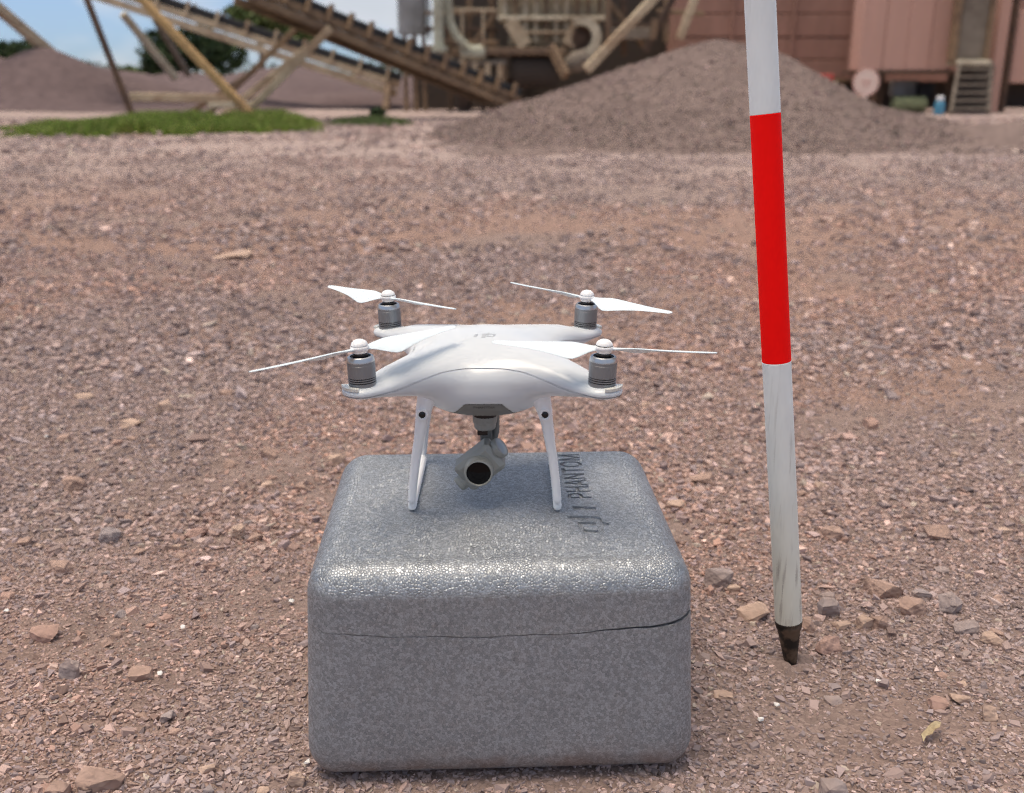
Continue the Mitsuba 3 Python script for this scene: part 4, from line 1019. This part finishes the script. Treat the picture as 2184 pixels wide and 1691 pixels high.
# ---------------------------------------------------------------- red building
rb_ = thing('red_building', 'long red brown metal shed behind the large gravel pile', 'building')
for i, (p0, p1) in enumerate(((-90, -22), (-22, 30), (30, 80), (80, 128), (128, 168))):
    obj('wall_panel', slab_px(1440, 1850, p0 + 1.2, p1 - 1.2, 24.0 + 0.012 * (i % 2), 0.3, 0.015), 'red_wall', rb_, False)
obj('wall', slab_px(1436, 2300, -92, 175, 24.45, 1.6), 'red_wall', rb_, False)
obj('base_rail', slab_px(1440, 1850, 168, 176, 23.95, 0.3), 'brown_steel', rb_, False)
for px in (1560, 1690, 1815):
    obj('stud', slab_px(px - 3, px + 3, -90, 170, 23.9, 0.09), 'red_wall', rb_, False)
obj('void_shade_slab', slab_px(1700, 2300, 160, 243, 25.2, 0.5), 'void_dark', rb_, False)  # dark slab, shade of the void under the shed put into its colour
obj('pillar', slab_px(2118, 2142, -90, 244, 21.9, 0.4), 'pink_wall', rb_, False)
obj('pillar', slab_px(1868, 1884, 150, 243, 23.2, 0.4), 'dark_rust', rb_, False)
obj('pillar', slab_px(2148, 2158, -90, 244, 22.2, 0.3), 'dark_rust', rb_, False)
obj('side_panel', slab_px(2162, 2260, 20, 178, 22.3, 0.3), 'pink_wall', rb_, False)
cab = thing('pink_cabin', 'pale pink raised metal cabin on the red shed', 'cabin')
for i, (p0, p1) in enumerate(((1836, 1886), (1887, 1936), (1937, 1986), (1987, 2034))):
    obj('wall_sheet', slab_px(p0, p1, -90, 150, 21.8 + 0.012 * (i % 2), 0.6, 0.012), 'pink_wall', cab, False)
obj('floor_beam', slab_px(1832, 2036, 150.5, 157, 21.75, 1.2), 'dark_rust', cab, False)
for px in (1842, 2026):
    obj('stilt', slab_px(px - 6, px + 6, 157, 243, 22.4, 0.15), 'dark_rust', cab, False)
ch = thing('steel_chute', 'grey brown vertical chute above the ladder', 'chute')
obj('front_plate', slab_px(2046, 2108, -90, 128, 21.4, 0.5), 'grey_brown', ch, False)
for px in (2042, 2112): obj('edge_rail', slab_px(px - 5, px + 5, -90, 134, 21.3, 0.3), 'brown_steel', ch, False)
obj('lip', slab_px(2042, 2114, 128, 140, 21.2, 0.6), 'cream_steel', ch, False)
st = thing('steel_ladder', 'dark steel ladder stair leaning under the grey chute', 'ladder')
for s, (b0, t0) in enumerate(((2026, 2046), (2106, 2112))):
    obj('rail', beam(P(b0, 242, 20.9), P(t0, 134, 21.3), 0.07, 0.12), 'grey_brown', st, False)
for i in range(6):
    f_ = (i + 0.6) / 6.4
    q0, q1 = P(2026 + 20 * f_, 242 - 108 * f_, 20.9 + 0.4 * f_), P(2106 + 6 * f_, 242 - 108 * f_, 20.9 + 0.4 * f_)
    obj('tread', beam(q0, q1, 0.17, 0.045), 'grey_brown', st, False)
obj('gap_shade_sheet', beam(P(2068, 240, 21.6), P(2080, 140, 21.9), 0.72, 0.03), 'void_dark', st, False)  # added dark sheet, its colour stands for the shade between the treads

t = thing('round_sign', 'round pale sign on a short post in front of the shed', 'sign')
sc_ = P(1846, 176, 20.5)
obj('face', lathe([(0, 0.014), (0.235, 0.014), (0.237, 0.010)], 48, (0, -1, 0), sc_), 'sign_face', t, False)
obj('rim', lathe([(0.236, 0.016), (0.262, 0.016), (0.266, 0.010), (0.266, -0.006), (0, -0.006)], 48, (0, -1, 0), sc_), 'sign_rim', t, 30)
obj('symbol', cat(beam(sc_ + [-0.10, -0.017, 0.02], sc_ + [0.10, -0.017, 0.02], 0.006, 0.04), beam(sc_ + [-0.06, -0.017, -0.06], sc_ + [0.07, -0.017, -0.06], 0.006, 0.03)), 'sign_rim', t, False)
obj('post', beam(sc_ + [0, 0.05, -0.2], [sc_[0] + 0.01, sc_[1] + 0.05, 0], 0.15, 0.10), 'sign_face', t, False)
t = thing('oil_drum', 'faded green drum lying under the pink cabin', 'drum')
q = P(1936, 224, 22.0)
prof = [(0, -0.34), (0.15, -0.34), (0.165, -0.33), (0.165, -0.12), (0.172, -0.11), (0.165, -0.10), (0.165, 0.10), (0.172, 0.11), (0.165, 0.12), (0.165, 0.33), (0.15, 0.34), (0, 0.34)]
obj('barrel', lathe(prof, 32, (1, 0.05, 0), [q[0], q[1], 0.165]), 'green_fade', t, 30)
t = thing('machine_box', 'black machine housing in the shade under the pink cabin', 'machine')
obj('housing', slab_px(1960, 1992, 175, 212, 22.6, 0.4), 'belt_black', t, False)
obj('shelf', slab_px(1905, 1958, 172, 205, 22.8, 0.3), 'tank_grey', t, False)
t = thing('water_bottle', 'small blue bottle with pale cap beside the ladder', 'bottle')
q = on_ground(2000, 245)
obj('body', lathe([(0, 0), (0.09, 0), (0.10, 0.02), (0.10, 0.20), (0.08, 0.25), (0.05, 0.27)], 28, None, q), 'blue_plastic', t, 35)
obj('cap', lathe([(0.06, 0.27), (0.07, 0.275), (0.07, 0.34), (0.05, 0.36), (0, 0.36)], 24, None, q), 'cap_white', t, 35)
t = thing('red_trailer', 'low red machine half hidden behind the large gravel pile', 'machine')
obj('body', slab_px(1738, 1778, 158, 176, 22.5, 0.8), 'red_paint', t, False)
obj('frame', slab_px(1715, 1800, 178, 186, 22.6, 0.6), 'dark_rust', t, False)
for px in (1735, 1785):
    obj('wheel', lathe([(0, -0.1), (0.16, -0.1), (0.2, -0.07), (0.2, 0.07), (0.16, 0.1), (0, 0.1)], 28, (0, -1, 0), P(px, 212, 22.6)), 'belt_black', t, 30)
